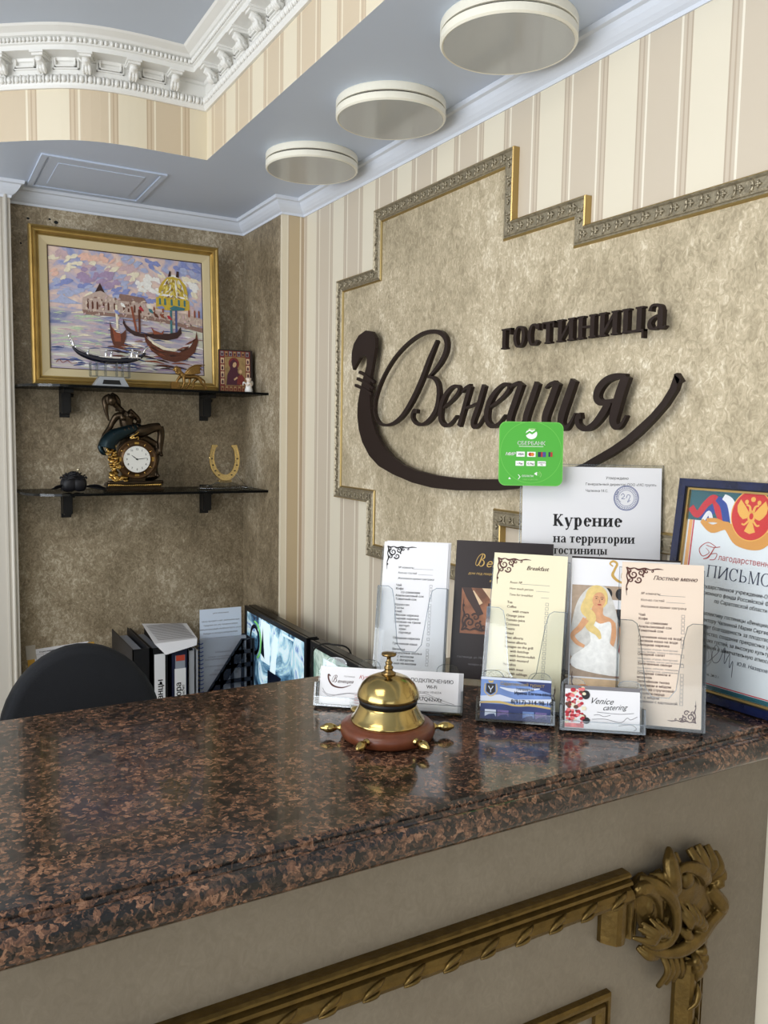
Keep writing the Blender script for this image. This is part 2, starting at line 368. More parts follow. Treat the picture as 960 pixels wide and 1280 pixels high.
# ---- serif letters drawn as strokes (thick stems, thin bars, slab serifs); x-height 1
def serif(mb, s, x0, y0, h, z0, z1=None, T=.24, t=.1, gap=.14, sx=1.0, slab=.2):
    """writes s on the local xy plane, returns the end x"""
    x = x0
    def BX(a, b, c, d): mb.rect(x + a * h * sx, y0 + b * h, x + c * h * sx, y0 + d * h, z0, z1)
    def stem(c, a, b, ser='tb', w=None):
        w = w or T; BX(c - w / 2, a, c + w / 2, b)
        if 'b' in ser: BX(c - w / 2 - slab * .6, a, c + w / 2 + slab * .6, a + t * .9)
        if 't' in ser: BX(c - w / 2 - slab * .6, b - t * .9, c + w / 2 + slab * .6, b)
    def st(pts, w): mb.stroke([(x + p[0] * h * sx, y0 + p[1] * h) for p in pts], [k * h for k in w], z0, z1, sub=5)
    def ring(cx, cy, rx, ry, a0=0, a1=360):
        n = 16; P_ = []; w = []
        for i in range(n if a1 - a0 == 360 else n + 1):
            a = R(a0 + (a1 - a0) * i / n); P_.append((x + (cx + (rx - T / 2 * abs(math.cos(a)) - t / 2 * abs(math.sin(a))) * math.cos(a)) * h * sx, y0 + (cy + (ry - t / 2) * math.sin(a)) * h)); w.append((t + (T - t) * abs(math.cos(a)) ** 1.3) * h)
        mb.stroke(P_, w, z0, z1, closed=a1 - a0 == 360, sub=2)
    for ch in s:
        if ch == ' ': x += .45 * h * sx; continue
        up = ch.isupper(); H_ = 1.38 if up else 1.0; c = ch.lower(); w = .8
        if c == 'г': stem(.2, 0, H_); BX(.2, H_ - t, .68, H_); BX(.58, H_ - .32, .68, H_); w = .7
        elif c == 'о': r = .58 if up else .42; ring(r, H_ / 2, r, H_ / 2 + .02); w = 2 * r
        elif c == 'с': r = .55 if up else .41; ring(r, H_ / 2, r, H_ / 2 + .02, 38, 322); BX(r * 1.62, H_ * .68, r * 1.62 + .1, H_); w = 2 * r - .03
        elif c == 'т': stem(.4, 0, H_, 'b'); BX(.02, H_ - t, .78, H_); BX(.02, H_ - .3, .11, H_); BX(.69, H_ - .3, .78, H_); w = .8
        elif c in 'ип': k = .9 if up else .66; stem(.2, 0, H_); stem(.2 + k, 0, H_); w = .4 + k; (st([(.24, .08), (.16 + k, H_ - .08)], [.13, .13]) if c == 'и' else BX(.2, H_ - t, .2 + k, H_))
        elif c == 'н': stem(.2, 0, 1); stem(.86, 0, 1); BX(.2, .46, .86, .46 + t); w = 1.06
        elif c == 'ц': stem(.2, 0, 1, 't'); stem(.86, 0, 1, 't'); BX(.05, 0, 1.1, t); BX(1.0, -.28, 1.1, t); w = 1.08
        elif c == 'а': stem(.62, .06, .75, '', T); st([(.14, .74), (.2, .93), (.4, .97), (.58, .88), (.62, .7)], [.2, .12, t, .16, T]); st([(.62, .56), (.35, .5), (.16, .34), (.16, .15), (.32, .03), (.5, .08), (.62, .25)], [t, t, .18, T, t, t, t]); st([(.62, .1), (.72, .02), (.86, .1)], [T * .8, .12, .05]); w = .84
        elif c == 'у': st([(.1, 1.0), (.45, .0)], [T, T]); st([(.78, 1.0), (.45, .0), (.3, -.32), (.1, -.36)], [t, t, .13, .2]); BX(-.04, 1 - t, .3, 1); BX(.62, 1 - t, .94, 1); w = .88
        elif c == 'р': stem(.2, -.42, 1); ring(.46, .5, .42, .52, -160, 160); w = .88
        elif c == 'е': ring(.42, .5, .41, .52, 25, 325); BX(.14, .5, .8, .5 + t); st([(.79, .5), (.77, .68), (.7, .84)], [.12, T, .16]); w = .82
        elif c == 'ы': stem(.2, 0, 1); ring(.42, .3, .34, .31, -150, 110); stem(1.0, 0, 1); w = 1.2
        elif c == 'к': stem(.2, 0, H_); st([(.32, H_ * .45), (.86, H_ - .04)], [t, t]); st([(.42, H_ * .56), (.94, .04)], [T, T]); BX(.7, H_ - t, 1.05, H_); BX(.74, 0, 1.14, t); w = 1.1
        elif c == 'ь': stem(.2, 0, H_); ring(.52, .38, .42, .38, -150, 115); w = .98
        elif c == 'м': stem(.18, 0, H_, 'tb', t * 1.1); stem(1.18, 0, H_); st([(.2, H_), (.66, .02)], [T * .9, T * .9]); st([(.66, .02), (1.1, H_)], [t, t]); w = 1.36
        x += (w + gap) * h * sx
    return x
def scroll_corner(mb, x, y, s, z, fx=1, fy=1):
    """curling vine ornament spreading from a corner"""
    def S(p, w): mb.stroke([(x + a * s * fx, y + b * s * fy) for a, b in p], [k * s for k in w], z)
    def curl(cx, cy, r, a0, turns=1.3, w=.05, d=1):
        S([(cx + r * (1 - i / 14) * math.cos(R(a0) + d * 2 * PI * turns * i / 12), cy + r * (1 - i / 14) * math.sin(R(a0) + d * 2 * PI * turns * i / 12)) for i in range(13)], [w * (1 - i / 20) for i in range(13)])
    S([(.02, 0), (.10, -.05), (.22, -.02), (.34, -.06), (.50, -.02), (.66, -.05), (.84, -.02), (1.0, -.03)], [.02, .06, .03, .06, .05, .03, .04, .01])
    S([(0, 0), (.05, -.12), (.02, -.25), (.06, -.4), (.02, -.55), (.03, -.8)], [.02, .06, .03, .05, .03, .01])
    curl(.20, -.20, .13, 120, 1.4, .055); curl(.40, -.14, .09, 60, 1.3, .05, -1); curl(.12, -.36, .07, 90, 1.2, .045, -1); curl(.34, -.34, .10, 200, 1.2, .05)
    curl(.55, -.10, .06, 90, 1.1, .045); curl(.70, -.09, .04, 90, 1, .035, -1)
    mb.disc(x + .03 * s * fx, y - .62 * s * fy, .03 * s, .04 * s, z, n=8); mb.disc(x + .46 * s * fx, y - .24 * s * fy, .03 * s, .03 * s, z, n=8)
def sculpture(name, mb, parent, voxel=.002, smooth=2):
    """fuses overlapping volumes into one continuous carved surface"""
    o = mb.build('tmp'); m = o.modifiers.new('r', 'REMESH'); m.mode = 'VOXEL'; m.voxel_size = voxel; m.use_smooth_shade = True
    if smooth: k = o.modifiers.new('s', 'SMOOTH'); k.iterations = smooth; k.factor = .5
    bpy.context.view_layer.update(); dg = bpy.context.evaluated_depsgraph_get()
    me = bpy.data.meshes.new_from_object(o.evaluated_get(dg)); me.name = name; old = o.data; bpy.data.objects.remove(o); bpy.data.meshes.remove(old)
    me.materials.clear(); me.materials.append(MATS[mb.names[0]])
    for p in me.polygons: p.use_smooth = True; p.material_index = 0
    n = bpy.data.objects.new(name, me); COL.objects.link(n)
    if parent is not None: n.parent = parent
    return n
def struct(name, mb, **k): return mb.build(name, kind='structure', **k)
EM = Matrix.Translation((0, 0, EYE))          # structure is written with heights measured from eye level
def at(px, py, axis, val):
    """the point of the plane axis = val (heights from eye level) seen at a place of the photograph"""
    d = AX[0] * ((px - 480) / 1033.87) - AX[1] * ((py - 640) / 1033.87) + AX[2]
    return d * (val / d[axis])
ZC, S, TR, FL, DK = -.36, .66, .88, -EYE, -.92    # counter top, soffit, tray ceiling, floor, desk top (from eye level)
# ------------------------------------------------------------------ the room
XW, YN, XN, YB, YP, XP = 1.0, 2.243, .932, 2.557, 2.5, .25      # sign wall, niche edge, niche side, niche back, left wall plane and its end
m = MB(EM).use('floor_stone'); m.box((-3, -3, FL - .05), (1.2, 2.7, FL)); struct('floor', m)
m = MB(EM).use('striped_wallpaper'); m.box((XW, -3, FL), (1.2, YN, TR)); struct('wall_right', m)
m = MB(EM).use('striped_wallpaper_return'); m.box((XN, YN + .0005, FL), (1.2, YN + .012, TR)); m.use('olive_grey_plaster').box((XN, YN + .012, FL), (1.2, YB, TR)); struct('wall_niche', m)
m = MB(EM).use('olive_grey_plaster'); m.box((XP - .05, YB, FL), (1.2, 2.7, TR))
wb = struct('wall_back', m)
m = MB(EM).use('post_paint'); m.box((-3, YP, FL), (XP, 2.7, TR))
m.tube([(XP - .012, YP - .002, FL), (XP - .012, YP - .002, .63)], .005, smooth=False, seg=8)
m.box((XP - .03, YP - .003, FL), (XP - .024, YP + .01, .63)); struct('wall_left', m)
# screw holes left in the plaster above the painting
m = MB(backM(0, YB - .0006, EYE)).use('rubber_black')
for px, py, r in ((62, 274, .0035), (70, 278, .006), (35, 273, .004), (26, 304, .003), (197, 333, .0025)):
    p = at(px, py, 1, YB); m.disc(p.x, p.z, r, r * .8, 0, .0004, 10)
m.build('screw_hole', wb)
m = MB(EM).use('rear_wall')
m.box((-3, -3.1, FL), (-2.2, -3, TR)); m.box((.0, -3.1, FL), (1.2, -3, TR)); m.box((-2.2, -3.1, FL), (0, -3, -.8)); m.box((-2.2, -3.1, .65), (0, -3, TR)); struct('wall_rear', m)
m = MB(EM).use('rear_wall'); m.box((-3.1, -3.1, FL), (-3, -1.6, TR)); m.box((-3.1, 1.8, FL), (-3, 2.7, TR)); m.box((-3.1, -1.6, FL), (-3, 1.8, -1.05)); m.box((-3.1, -1.6, .75), (-3, 1.8, TR)); struct('wall_far_left', m)
m = MB(EM).use('white_paint')
for y in (-1.6, -.5, .6, 1.75): m.box((-3.05, y, -1.05), (-2.99, y + .05, .75))
for z in (-1.05, .70): m.box((-3.05, -1.6, z), (-2.99, 1.8, z + .05))
struct('window_2', m)
m = MB(EM).use('white_paint')
for a, b in (((-2.25, -3.02, -.65), (-2.2, -2.96, .7)), ((0, -3.02, -.65), (.05, -2.96, .7)), ((-2.2, -3.02, -.65), (0, -2.96, -.6)), ((-2.2, -3.02, .65), (0, -2.96, .7)), ((-1.12, -3.04, -.6), (-1.08, -2.98, .65))): m.box(a, b)
struct('window_1', m)
# tray ceiling with its wallpapered fascia, lower soffit with the bay curve
CUR = [(.647, 2.035), (.60, 2.034), (.55, 2.034), (.515, 2.034), (.46, 2.036), (.40, 2.045), (.34, 2.067), (.277, 2.11), (.20, 2.172), (.12, 2.25), (.05, 2.34), (-.02, 2.44), (-.05, 2.5)]
cq, _ = spline([(*p, 0) for p in CUR], [0] * len(CUR), 3); CV = [(p.x, p.y) for p in cq]; CV[0] = (.647, 2.035)
m = MB(EM).use('tray_paint'); m.box((-3, -3, TR), (1.2, 2.7, TR + .05)); struct('ceiling', m)
m = MB(EM).use('soffit_paint'); m.add([(.647, -3, S), (XW, -3, S), (XW, 2.0, S), (.647, 2.0, S)], [(0, 3, 2, 1)])
m.add([(.647, 2.0, S), (XW, 2.0, S), (XW, YB, S), (.647, YB, S), (.647, 2.035, S)], [(0, 4, 3, 2, 1)])
for i in range(len(CV) - 1):
    a, b = CV[i], CV[i + 1]; m.add([(a[0], a[1], S), (b[0], b[1], S), (b[0], YB, S), (a[0], YB, S)], [(0, 1, 2, 3)])
struct('ceiling_soffit', m)
m = MB(EM).use('striped_wallpaper_fascia'); m.add([(.647, -3, S), (.647, 2.035, S), (.647, 2.035, TR), (.647, -3, TR)], [(0, 3, 2, 1)])
m.use('striped_wallpaper_curve')
for i in range(len(CV) - 1):
    a, b = CV[i], CV[i + 1]; m.add([(a[0], a[1], S), (b[0], b[1], S), (b[0], b[1], TR), (a[0], a[1], TR)], [(0, 1, 2, 3)], True)
struct('wall_fascia', m)
# plain crown moulding under the soffit
m = MB(EM).use('crown_paint')
prof = [(0, .618), (.003, .618), (.004, .624), (.010, .628), (.016, .634), (.022, .642), (.026, .650), (.033, .652), (.035, .660)]
sweep(m, [(XW, -3), (XW, YN), (XN, YN), (XN, YB), (XP, YB), (XP, YP), (-3, YP)], prof, 1); struct('trim_1', m)
# ornate cornice of the tray
path = [(.647, -3), (.647, 2.035)] + CV[1:]
prof = [(0, .772), (.006, .772), (.009, .778), (.010, .782), (.008, .800), (.006, .802), (.006, .828), (.010, .830), (.012, .836), (.046, .838), (.047, .848), (.051, .850), (.052, .862), (.058, .864), (.062, .869), (.068, .872), (.076, .876), (.080, .880)]
m = MB(EM).use('white_paint'); sweep(m, path, prof, 1); corn = struct('trim_2', m)
def along(pts, step, start=0):
    """stations along the cornice path: position, inward normal, direction"""
    out = []; acc = start; d = 0
    for i in range(len(pts) - 1):
        a, b = Vector(pts[i]), Vector(pts[i + 1]); L = (b - a).length; t = (b - a) / L
        while acc <= d + L: out.append((a + t * (acc - d), Vector((-t.y, t.x)), t)); acc += step
        d += L
    return out
m = MB(EM).use('white_paint'); e = MB(EM).use('white_paint'); fr = MB(EM).use('white_paint')
P1 = [(.647, .6), (.647, 2.035)]; P2 = [(.647, 2.035)] + CV[1:-3]
for path_, o1, o2 in ((P1, 0, 0), (P2, .02, .06)):
    L_ = sum((Vector(path_[i + 1]) - Vector(path_[i])).length for i in range(len(path_) - 1))
    for p, n, t in along(path_, .0092, .004):
        q = p + n * .054
        if path_ is P1 and p.y > 1.98: continue
        if path_ is P2 and p.x > .595: continue
        m.ball((q.x, q.y, .8565), .0043, 7, 5, (1, 1, 1.25))
    for p, n, t in along(path_, .0185, .009):
        q = p + n * .011; e.ball((q.x, q.y, .7905), .0062, 8, 6, (1, 1, 1.35))
        w = p + t * .00925 + n * .010; e.tube([(w.x, w.y, .800), (w.x + n.x * .004, w.y + n.y * .004, .790), (w.x, w.y, .782)], [.0022, .003, .001], 6, sub=2)
m.build('bead_row', corn); e.build('egg_row', corn)
def modillion():
    b = MB().use('white_paint')        # local x along the wall, y out of the wall, z up from the frieze foot
    b.box((-.013, 0, .026), (.013, .038, .031)); b.box((-.016, 0, .031), (.016, .042, .036))
    b.tube([(0, .004, .004), (0, .014, .006), (0, .016, .014), (0, .024, .020), (0, .033, .023)], [.006, .010, .009, .010, .008], 8)
    for k in (-1, 0, 1): b.tube([(k * .006, .012, -.003), (k * .007, .020, .004), (k * .006, .022, .012), (k * .004, .030, .018)], [.002, .0042, .004, .002], 6)
    return b
md = None
def put_mod(p, n, t):
    global md
    M = Matrix(((t.x, n.x, 0, p.x + n.x * .006), (t.y, n.y, 0, p.y + n.y * .006), (0, 0, 1, EYE + .802), (0, 0, 0, 1)))
    if md is None: md = modillion().build('modillion', corn); o = md
    else: o = md.copy(); COL.objects.link(o); o.parent = corn
    o.matrix_world = M
for p, n, t in along([(.647, 2.035), (.647, .6)], .098, .105): put_mod(p, Vector((-1, 0)), Vector((0, 1)))
for p, n, t in along(P2, .094, .085): put_mod(p, n, t)
# recessed frames between modillions
for (path_, st) in (([(.647, 2.035), (.647, .6)], .105 + .049), (P2, .085 + .047)):
    for p, n, t in along(path_, .098 if path_ is not P2 else .094, st):
        if path_ is not P2: n = Vector((-1, 0))
        for w, h0, h1, dd in ((.030, .812, .834, .010), (.024, .816, .834, .014)):
            a, b = p - t * w, p + t * w
            for q0, q1, z0, z1 in ((a, b, h0, h0 + .003), (a, a + t * .003, h0, h1), (b - t * .003, b, h0, h1)):
                fr.add([(*(q0 + n * .004), z0), (*(q1 + n * .004), z0), (*(q1 + n * dd), z0), (*(q0 + n * dd), z0), (*(q0 + n * .004), z1), (*(q1 + n * .004), z1), (*(q1 + n * dd), z1), (*(q0 + n * dd), z1)], [(0, 3, 2, 1), (4, 5, 6, 7), (0, 1, 5, 4), (1, 2, 6, 5), (2, 3, 7, 6), (3, 0, 4, 7)], False)
fr.build('coffer_frame', corn)
# access hatch in the soffit over the niche
m = MB(EM).use('soffit_paint')
hx0, hx1, hy0, hy1 = .292, .595, 2.20, 2.50
for a, b in (((hx0, hy0), (hx1, hy0 + .014)), ((hx0, hy1 - .014), (hx1, hy1)), ((hx0, hy0 + .014), (hx0 + .014, hy1 - .014)), ((hx1 - .014, hy0 + .014), (hx1, hy1 - .014))): m.box((a[0], a[1], S - .004), (b[0], b[1], S))
m.box((hx0 + .02, hy0 + .02, S - .002), (hx1 - .02, hy1 - .02, S)); m.box((hx0 + .045, hy0 + .05, S - .0035), (hx1 - .045, hy1 - .05, S - .001))
struct('trim_3', m)

# ------------------------------------------------------------------ stepped plaster panel with its antique frame on the sign wall
PO = [(2.003, .401), (1.803, .401), (1.803, .538), (1.266, .538), (1.266, .404), (1.070, .404), (1.070, .355), (.25, .355), (.25, -.172), (1.272, -.172), (1.272, -.302), (1.816, -.302), (1.816, -.168), (2.003, -.168)]
pan = thing('wall_panel', 'large stepped gold grey plaster panel with ornamental frame behind the hotel lettering', 'wall panel', wallM(XW, 1.27, EYE - .302))
def WL(y, z): return (1.27 - y, z + .302)
out = [Vector((*WL(*p), 0)) for p in PO]
def inset(poly, d):
    n = len(poly); a = sum(poly[i].x * poly[(i + 1) % n].y - poly[(i + 1) % n].x * poly[i].y for i in range(n)); s_ = 1 if a > 0 else -1; r = []
    for i in range(n):
        d0 = (poly[i] - poly[i - 1]).normalized(); d1 = (poly[(i + 1) % n] - poly[i]).normalized()
        n0 = Vector((-d0.y, d0.x, 0)) * s_; n1 = Vector((-d1.y, d1.x, 0)) * s_; r.append(poly[i] + (n0 + n1) * d)
    return r
m = MB().use('gold_grey_plaster'); q = inset(out, .03); m.poly([(p.x, p.y) for p in q], 0, .006); m.build('plaster_field', pan)
m = MB()
prof = [(0, 0), (0, .014), (.002, .0155), (.004, .014), (.006, .0115), (.022, .013), (.0245, .012), (.026, .010), (.0285, .0105), (.031, .009), (.033, .004), (.033, 0)]
rings_ = [[(p.x, p.y, z) for p in inset(out, o)] for o, z in prof]; n = len(out)
for j in range(len(prof) - 1):
    m.use('bright_gold' if j in (0, 1, 8, 9) else 'antique_silver')
    m.add(rings_[j] + rings_[j + 1], [(i, (i + 1) % n, n + (i + 1) % n, n + i)[::1 if True else -1] for i in range(n)], False)
mid = inset(out, .0142); m.use('antique_silver')
for i in range(n):
    a, b = mid[i], mid[(i + 1) % n]; L = (b - a).length; t = (b - a) / L; nn = Vector((-t.y, t.x, 0)); k = max(1, round((L - .02) / .027)); stp = L / k
    if a.x > 1.35 and b.x > 1.3: continue
    for j in range(k):
        c = a + t * (stp * (j + .5)); z = Vector((0, 0, .0135))
        m.ball(c + z, .0028, 7, 5)
        for sx, sy in ((1, 0), (-1, 0), (0, 1), (0, -1)):
            e_ = c + t * sx * .0055 + nn * sy * .0055; m.tube([c + z, (c + e_) / 2 + z * 1.05, e_ + z * .93], [.0012, .0024, .0008], 5, sub=1, up=(0, 0, 1))
        for s_ in (1, -1):
            e0 = a + t * (stp * j) + nn * s_ * -.0085; e1 = a + t * (stp * (j + .28)) ; e2 = a + t * (stp * (j + .02)) + nn * s_ * .001
            m.tube([e0 + z * .9, (e0 + e1) / 2 + z + t * .001, e2 + t * .006 + z * .95], [.0014, .0022, .001], 5, sub=2, up=(0, 0, 1))
            m.tube([a + t * (stp * (j + .12)) + nn * s_ * .0085 + z * .9, a + t * (stp * (j + .2)) + nn * s_ * .004 + z, a + t * stp * (j + .10) + z], [.001, .002, .001], 5, sub=2, up=(0, 0, 1))
m.build('frame_moulding', pan)
# ------------------------------------------------------------------ raised hotel lettering
sg = thing('hotel_sign', 'dark brown raised hotel lettering with a gondola shaped swoosh on the plaster panel', 'sign', wallM(XW - .006, 1.9, EYE - .12))
ZB, ZF = .017, .026
def sp(px, py):
    p = at(px, py, 0, XW - .006 - ZF); return (1.9 - p.y, p.z + .12)
def za(x, y): return sp(420 + x / 4, 390 + y / 4)
def zb(x, y): return sp(600 + x / 3.69, 360 + y / 3.69)
PXW = .00118                         # metres for one photo pixel at the left of the sign
def sst(mb, pts, w, f=za, k=4.0, sc=1.0, sub=6): mb.stroke([f(*p) for p in pts], [v / k * PXW * sc * 1.2 for v in w], ZB, ZF, sub=sub)
m = MB().use('sign_brown')
outer = [(85, 290), (77, 250), (78, 205), (88, 160), (112, 118), (148, 92), (178, 98), (196, 128), (196, 180), (184, 250), (172, 320), (168, 400), (170, 480), (180, 545), (200, 610), (235, 670), (280, 722), (335, 764), (400, 792), (500, 817), (600, 830), (700, 836), (800, 836)]
inner_ = [(800, 893), (700, 893), (600, 892), (480, 879), (380, 853), (285, 812), (212, 770), (165, 718), (130, 650), (113, 585), (106, 520), (108, 460), (118, 400), (132, 340), (152, 270), (154, 235), (146, 214), (120, 228), (100, 262)]
up_ = [(728, 579.8), (764, 558.8), (782, 546), (797, 532.7), (813, 518), (827, 501.5), (837, 485), (843, 468)]
lo_ = [(849.5, 474), (845, 488), (833, 507), (818, 524.5), (800, 543), (784, 556.5), (764, 570), (738, 584), (700, 599), (665, 607.5), (640, 611.5)]
def fp(x, y): return za(x, y)
m.poly([fp(*p) for p in outer] + [sp(655, 597), sp(695, 591)] + [sp(*p) for p in up_] + [sp(*p) for p in lo_] + [fp(*p) for p in inner_], ZB, ZF)
m.poly([sp(842, 468), sp(846, 466), sp(852, 476), sp(846, 480)], ZB, ZF)
for y0 in (0, 1, 2): m.stroke([za(116 - y0 * 10, 300 + y0 * 33), za(150 - y0 * 3, 318 + y0 * 35), za(192 - y0 * 6, 352 + y0 * 30)], .0068, ZB + .004, ZF + .002)
m.build('gondola_swoosh', sg)
m = MB().use('sign_brown'); m.jit = 4e-5
sst(m, [(502, 143), (480, 195), (458, 250), (420, 350), (375, 445), (325, 522), (270, 562), (220, 560), (193, 520), (190, 460), (205, 395), (235, 320), (285, 235), (350, 162), (420, 112), (480, 97), (525, 108), (548, 145), (545, 195), (520, 250), (485, 298), (458, 325)],
    [18, 28, 36, 38, 36, 28, 18, 16, 18, 18, 18, 18, 18, 18, 20, 24, 28, 32, 34, 28, 18, 12])
sst(m, [(455, 325), (485, 330), (506, 362), (510, 420), (498, 485), (468, 535), (430, 562), (395, 555), (378, 525), (386, 495), (404, 498)], [12, 20, 30, 36, 36, 30, 20, 18, 24, 26, 24])
m.build('letter', sg)
def letter(fn): mm = MB().use('sign_brown'); mm.jit = 4e-5; fn(mm); mm.build('letter', sg)
letter(lambda q: sst(q, [(535, 478), (562, 455), (592, 425), (612, 392), (606, 372), (580, 374), (550, 405), (528, 450), (518, 500), (522, 545), (545, 568), (572, 556), (600, 518)], [10, 14, 18, 24, 18, 18, 28, 36, 38, 30, 22, 16, 10]))
letter(lambda q: (sst(q, [(628, 402), (644, 380), (668, 368)], [8, 16, 22]), sst(q, [(668, 370), (640, 470), (612, 570)], [34, 34, 32]), sst(q, [(645, 480), (680, 466), (712, 452)], [12, 12, 12]), sst(q, [(738, 366), (708, 470), (682, 548), (690, 574), (712, 562), (738, 520)], [32, 34, 34, 26, 14, 8])))
letter(lambda q: sst(q, [(764, 478), (796, 455), (836, 420), (862, 384), (855, 362), (828, 366), (792, 402), (764, 450), (750, 505), (756, 552), (782, 572), (812, 556), (842, 515)], [10, 14, 18, 26, 18, 18, 28, 38, 40, 32, 22, 16, 10]))
letter(lambda q: (sst(q, [(134, 466), (150, 447), (176, 438)], [8, 14, 20], zb, 3.69), sst(q, [(188, 440), (160, 520), (134, 600), (140, 640)], [32, 34, 34, 30], zb, 3.69, 1.1), sst(q, [(140, 645), (170, 650), (215, 590)], [20, 18, 12], zb, 3.69), sst(q, [(262, 437), (236, 515), (208, 600), (214, 650), (232, 660)], [32, 34, 34, 30, 16], zb, 3.69, 1.1), sst(q, [(232, 650), (240, 690)], [16, 12], zb, 3.69)))
letter(lambda q: (sst(q, [(300, 462), (318, 444), (344, 436)], [8, 14, 20], zb, 3.69), sst(q, [(354, 436), (326, 515), (298, 595), (302, 640)], [34, 36, 36, 32], zb, 3.69, 1.15), sst(q, [(305, 645), (335, 650), (385, 590)], [20, 18, 12], zb, 3.69), sst(q, [(430, 424), (402, 505), (374, 590), (372, 630), (392, 646), (415, 622), (437, 578)], [32, 36, 36, 32, 22, 12, 8], zb, 3.69, 1.15)))
letter(lambda q: (sst(q, [(672, 405), (645, 480), (622, 560), (612, 612), (626, 640), (648, 630), (672, 588)], [34, 38, 38, 34, 22, 12, 8], zb, 3.69, 1.25), sst(q, [(672, 405), (625, 407), (580, 425), (545, 465), (536, 505), (556, 528), (600, 522), (640, 510)], [14, 20, 24, 30, 30, 22, 14, 10], zb, 3.69, 1.25), sst(q, [(592, 525), (562, 580), (520, 632), (480, 650), (450, 630), (448, 598), (465, 588)], [30, 30, 24, 18, 20, 24, 22], zb, 3.69, 1.2)))
# the small serif word
xs = 1.9 - 1.2635
probe = MB().use('sign_brown'); w_ = serif(probe, 'гостиница', 0, 0, 1, 0)
kk = (1.2635 - .873) / (w_ - .14); hh = .0375; x = xs
for ch in 'гостиница':
    mm = MB().use('sign_brown'); mm.jit = 4e-5; x = serif(mm, ch, x, .164 + .12, hh, ZB, ZF, T=.24, t=.09, sx=kk / hh, slab=.12); mm.build('letter', sg)

# ------------------------------------------------------------------ three round ceiling lamps under the soffit
lamp0 = None
for X_, Y_, lab in ((.853, 1.872, 'round white ceiling lamp farthest along the soffit, nearest the picture niche'), (.853, 1.495, 'round white ceiling lamp in the middle of the soffit row'), (.853, 1.118, 'round white ceiling lamp nearest the viewer, largest of the soffit row')):
    if lamp0 is None:
        lamp0 = thing('ceiling_lamp', lab, 'ceiling lamp', (X_, Y_, EYE + S), 'round lamps along the soffit')
        m = MB().use('lamp_white'); m.lathe([(.0, 0), (.109, 0), (.110, -.002), (.110, -.014), (.109, -.0155), (.104, -.0155), (.0, -.0155)][::-1], 72, smooth=False); m.build('base_ring', lamp0)
        m = MB().use('lamp_groove'); m.lathe([(.0, -.0205), (.104, -.0205), (.104, -.0150), (0, -.0150)], 64, smooth=False); m.build('groove', lamp0)
        m = MB().use('lamp_white'); m.lathe([(.1045, -.033), (.107, -.034), (.110, -.031), (.110, -.0195), (.0, -.0195)], 72, smooth=False); m.build('shade_ring', lamp0)
        m = MB().use('lamp_diffuser'); m.lathe([(0, -.0335), (.1045, -.0335), (.1045, -.030), (0, -.030)], 64, smooth=False); m.build('diffuser', lamp0)
        parts = list(lamp0.children)
    else:
        r = lamp0.copy(); COL.objects.link(r); r.location = (X_, Y_, EYE + S); r['label'] = lab
        for c in parts: k = c.copy(); COL.objects.link(k); k.parent = r
# ------------------------------------------------------------------ reception counter
m = MB(EM).use('brown_granite')
gp = [(1.09, ZC - .04), (1.105, ZC - .036), (1.112, ZC - .02), (1.105, ZC - .004), (1.095, ZC), (.6510, ZC), (.6485, ZC - .0008), (.6465, ZC - .0030), (.6462, ZC - .0062), (.6450, ZC - .0085), (.6425, ZC - .0095), (.6395, ZC - .0095), (.6385, ZC - .0080), (.6365, ZC - .0076)]
gp += [(.6405 + .0158 * math.cos(R(a)), ZC - .0225 + .0158 * math.sin(R(a))) for a in range(112, 262, 6)] + [(.66, ZC - .04)]
n = len(gp); m.add([(-1.7, y, z) for y, z in gp] + [(.9995, y, z) for y, z in gp], [(i, n + i, n + (i + 1) % n, (i + 1) % n) for i in range(n)], False); m.add([(-1.7, y, z) for y, z in gp], [tuple(range(n))], False)
ct = m.build('countertop', None); tag(ct, 'long polished brown speckled granite countertop with a rounded moulded edge', 'countertop')
cab = thing('reception_counter', 'cream plastered front of the reception counter with gold mouldings', 'reception counter', (-.35, .68, 0))
cab_M = Matrix.Translation((.35, -.68, EYE))
m = MB(cab_M).use('counter_plaster'); m.box((-1.7, .68, FL), (.9995, .73, ZC - .04)); m.build('front_panel', cab)
m = MB(cab_M).use('counter_plaster'); m.box((-1.7, .73, FL), (-1.66, 1.08, ZC - .04)); m.box((-1.66, 1.04, FL), (.9995, 1.08, ZC - .04)); m.build('carcass', cab)
YF = .68
def bar_profile(mb, a, b, w, prof, ma, mb_=1):
    """moulding on the counter front from a to b (x, z), prof = (across 0..1 measured to the left of travel, depth)"""
    A, B = Vector(a), Vector(b); t = (B - A).normalized(); nn = Vector((-t.y, t.x)); vs = []
    for q, e in ((A, ma), (B, mb_)):
        for o, d in prof: c = q + nn * (o * w) + t * (o * w * e); vs.append((c.x, YF - d, c.y))
    k = len(prof); mb.add(vs, [(j, j + 1, k + j + 1, k + j) for j in range(k - 1)], False)
big = [(0, 0), (0, .012), (.05, .015), (.10, .016), (.14, .012), (.17, .012), (.22, .018), (.30, .019), (.36, .014), (.40, .013), (.46, .018), (.56, .022), (.68, .023), (.80, .021), (.92, .013), (1, .006), (1, 0)]
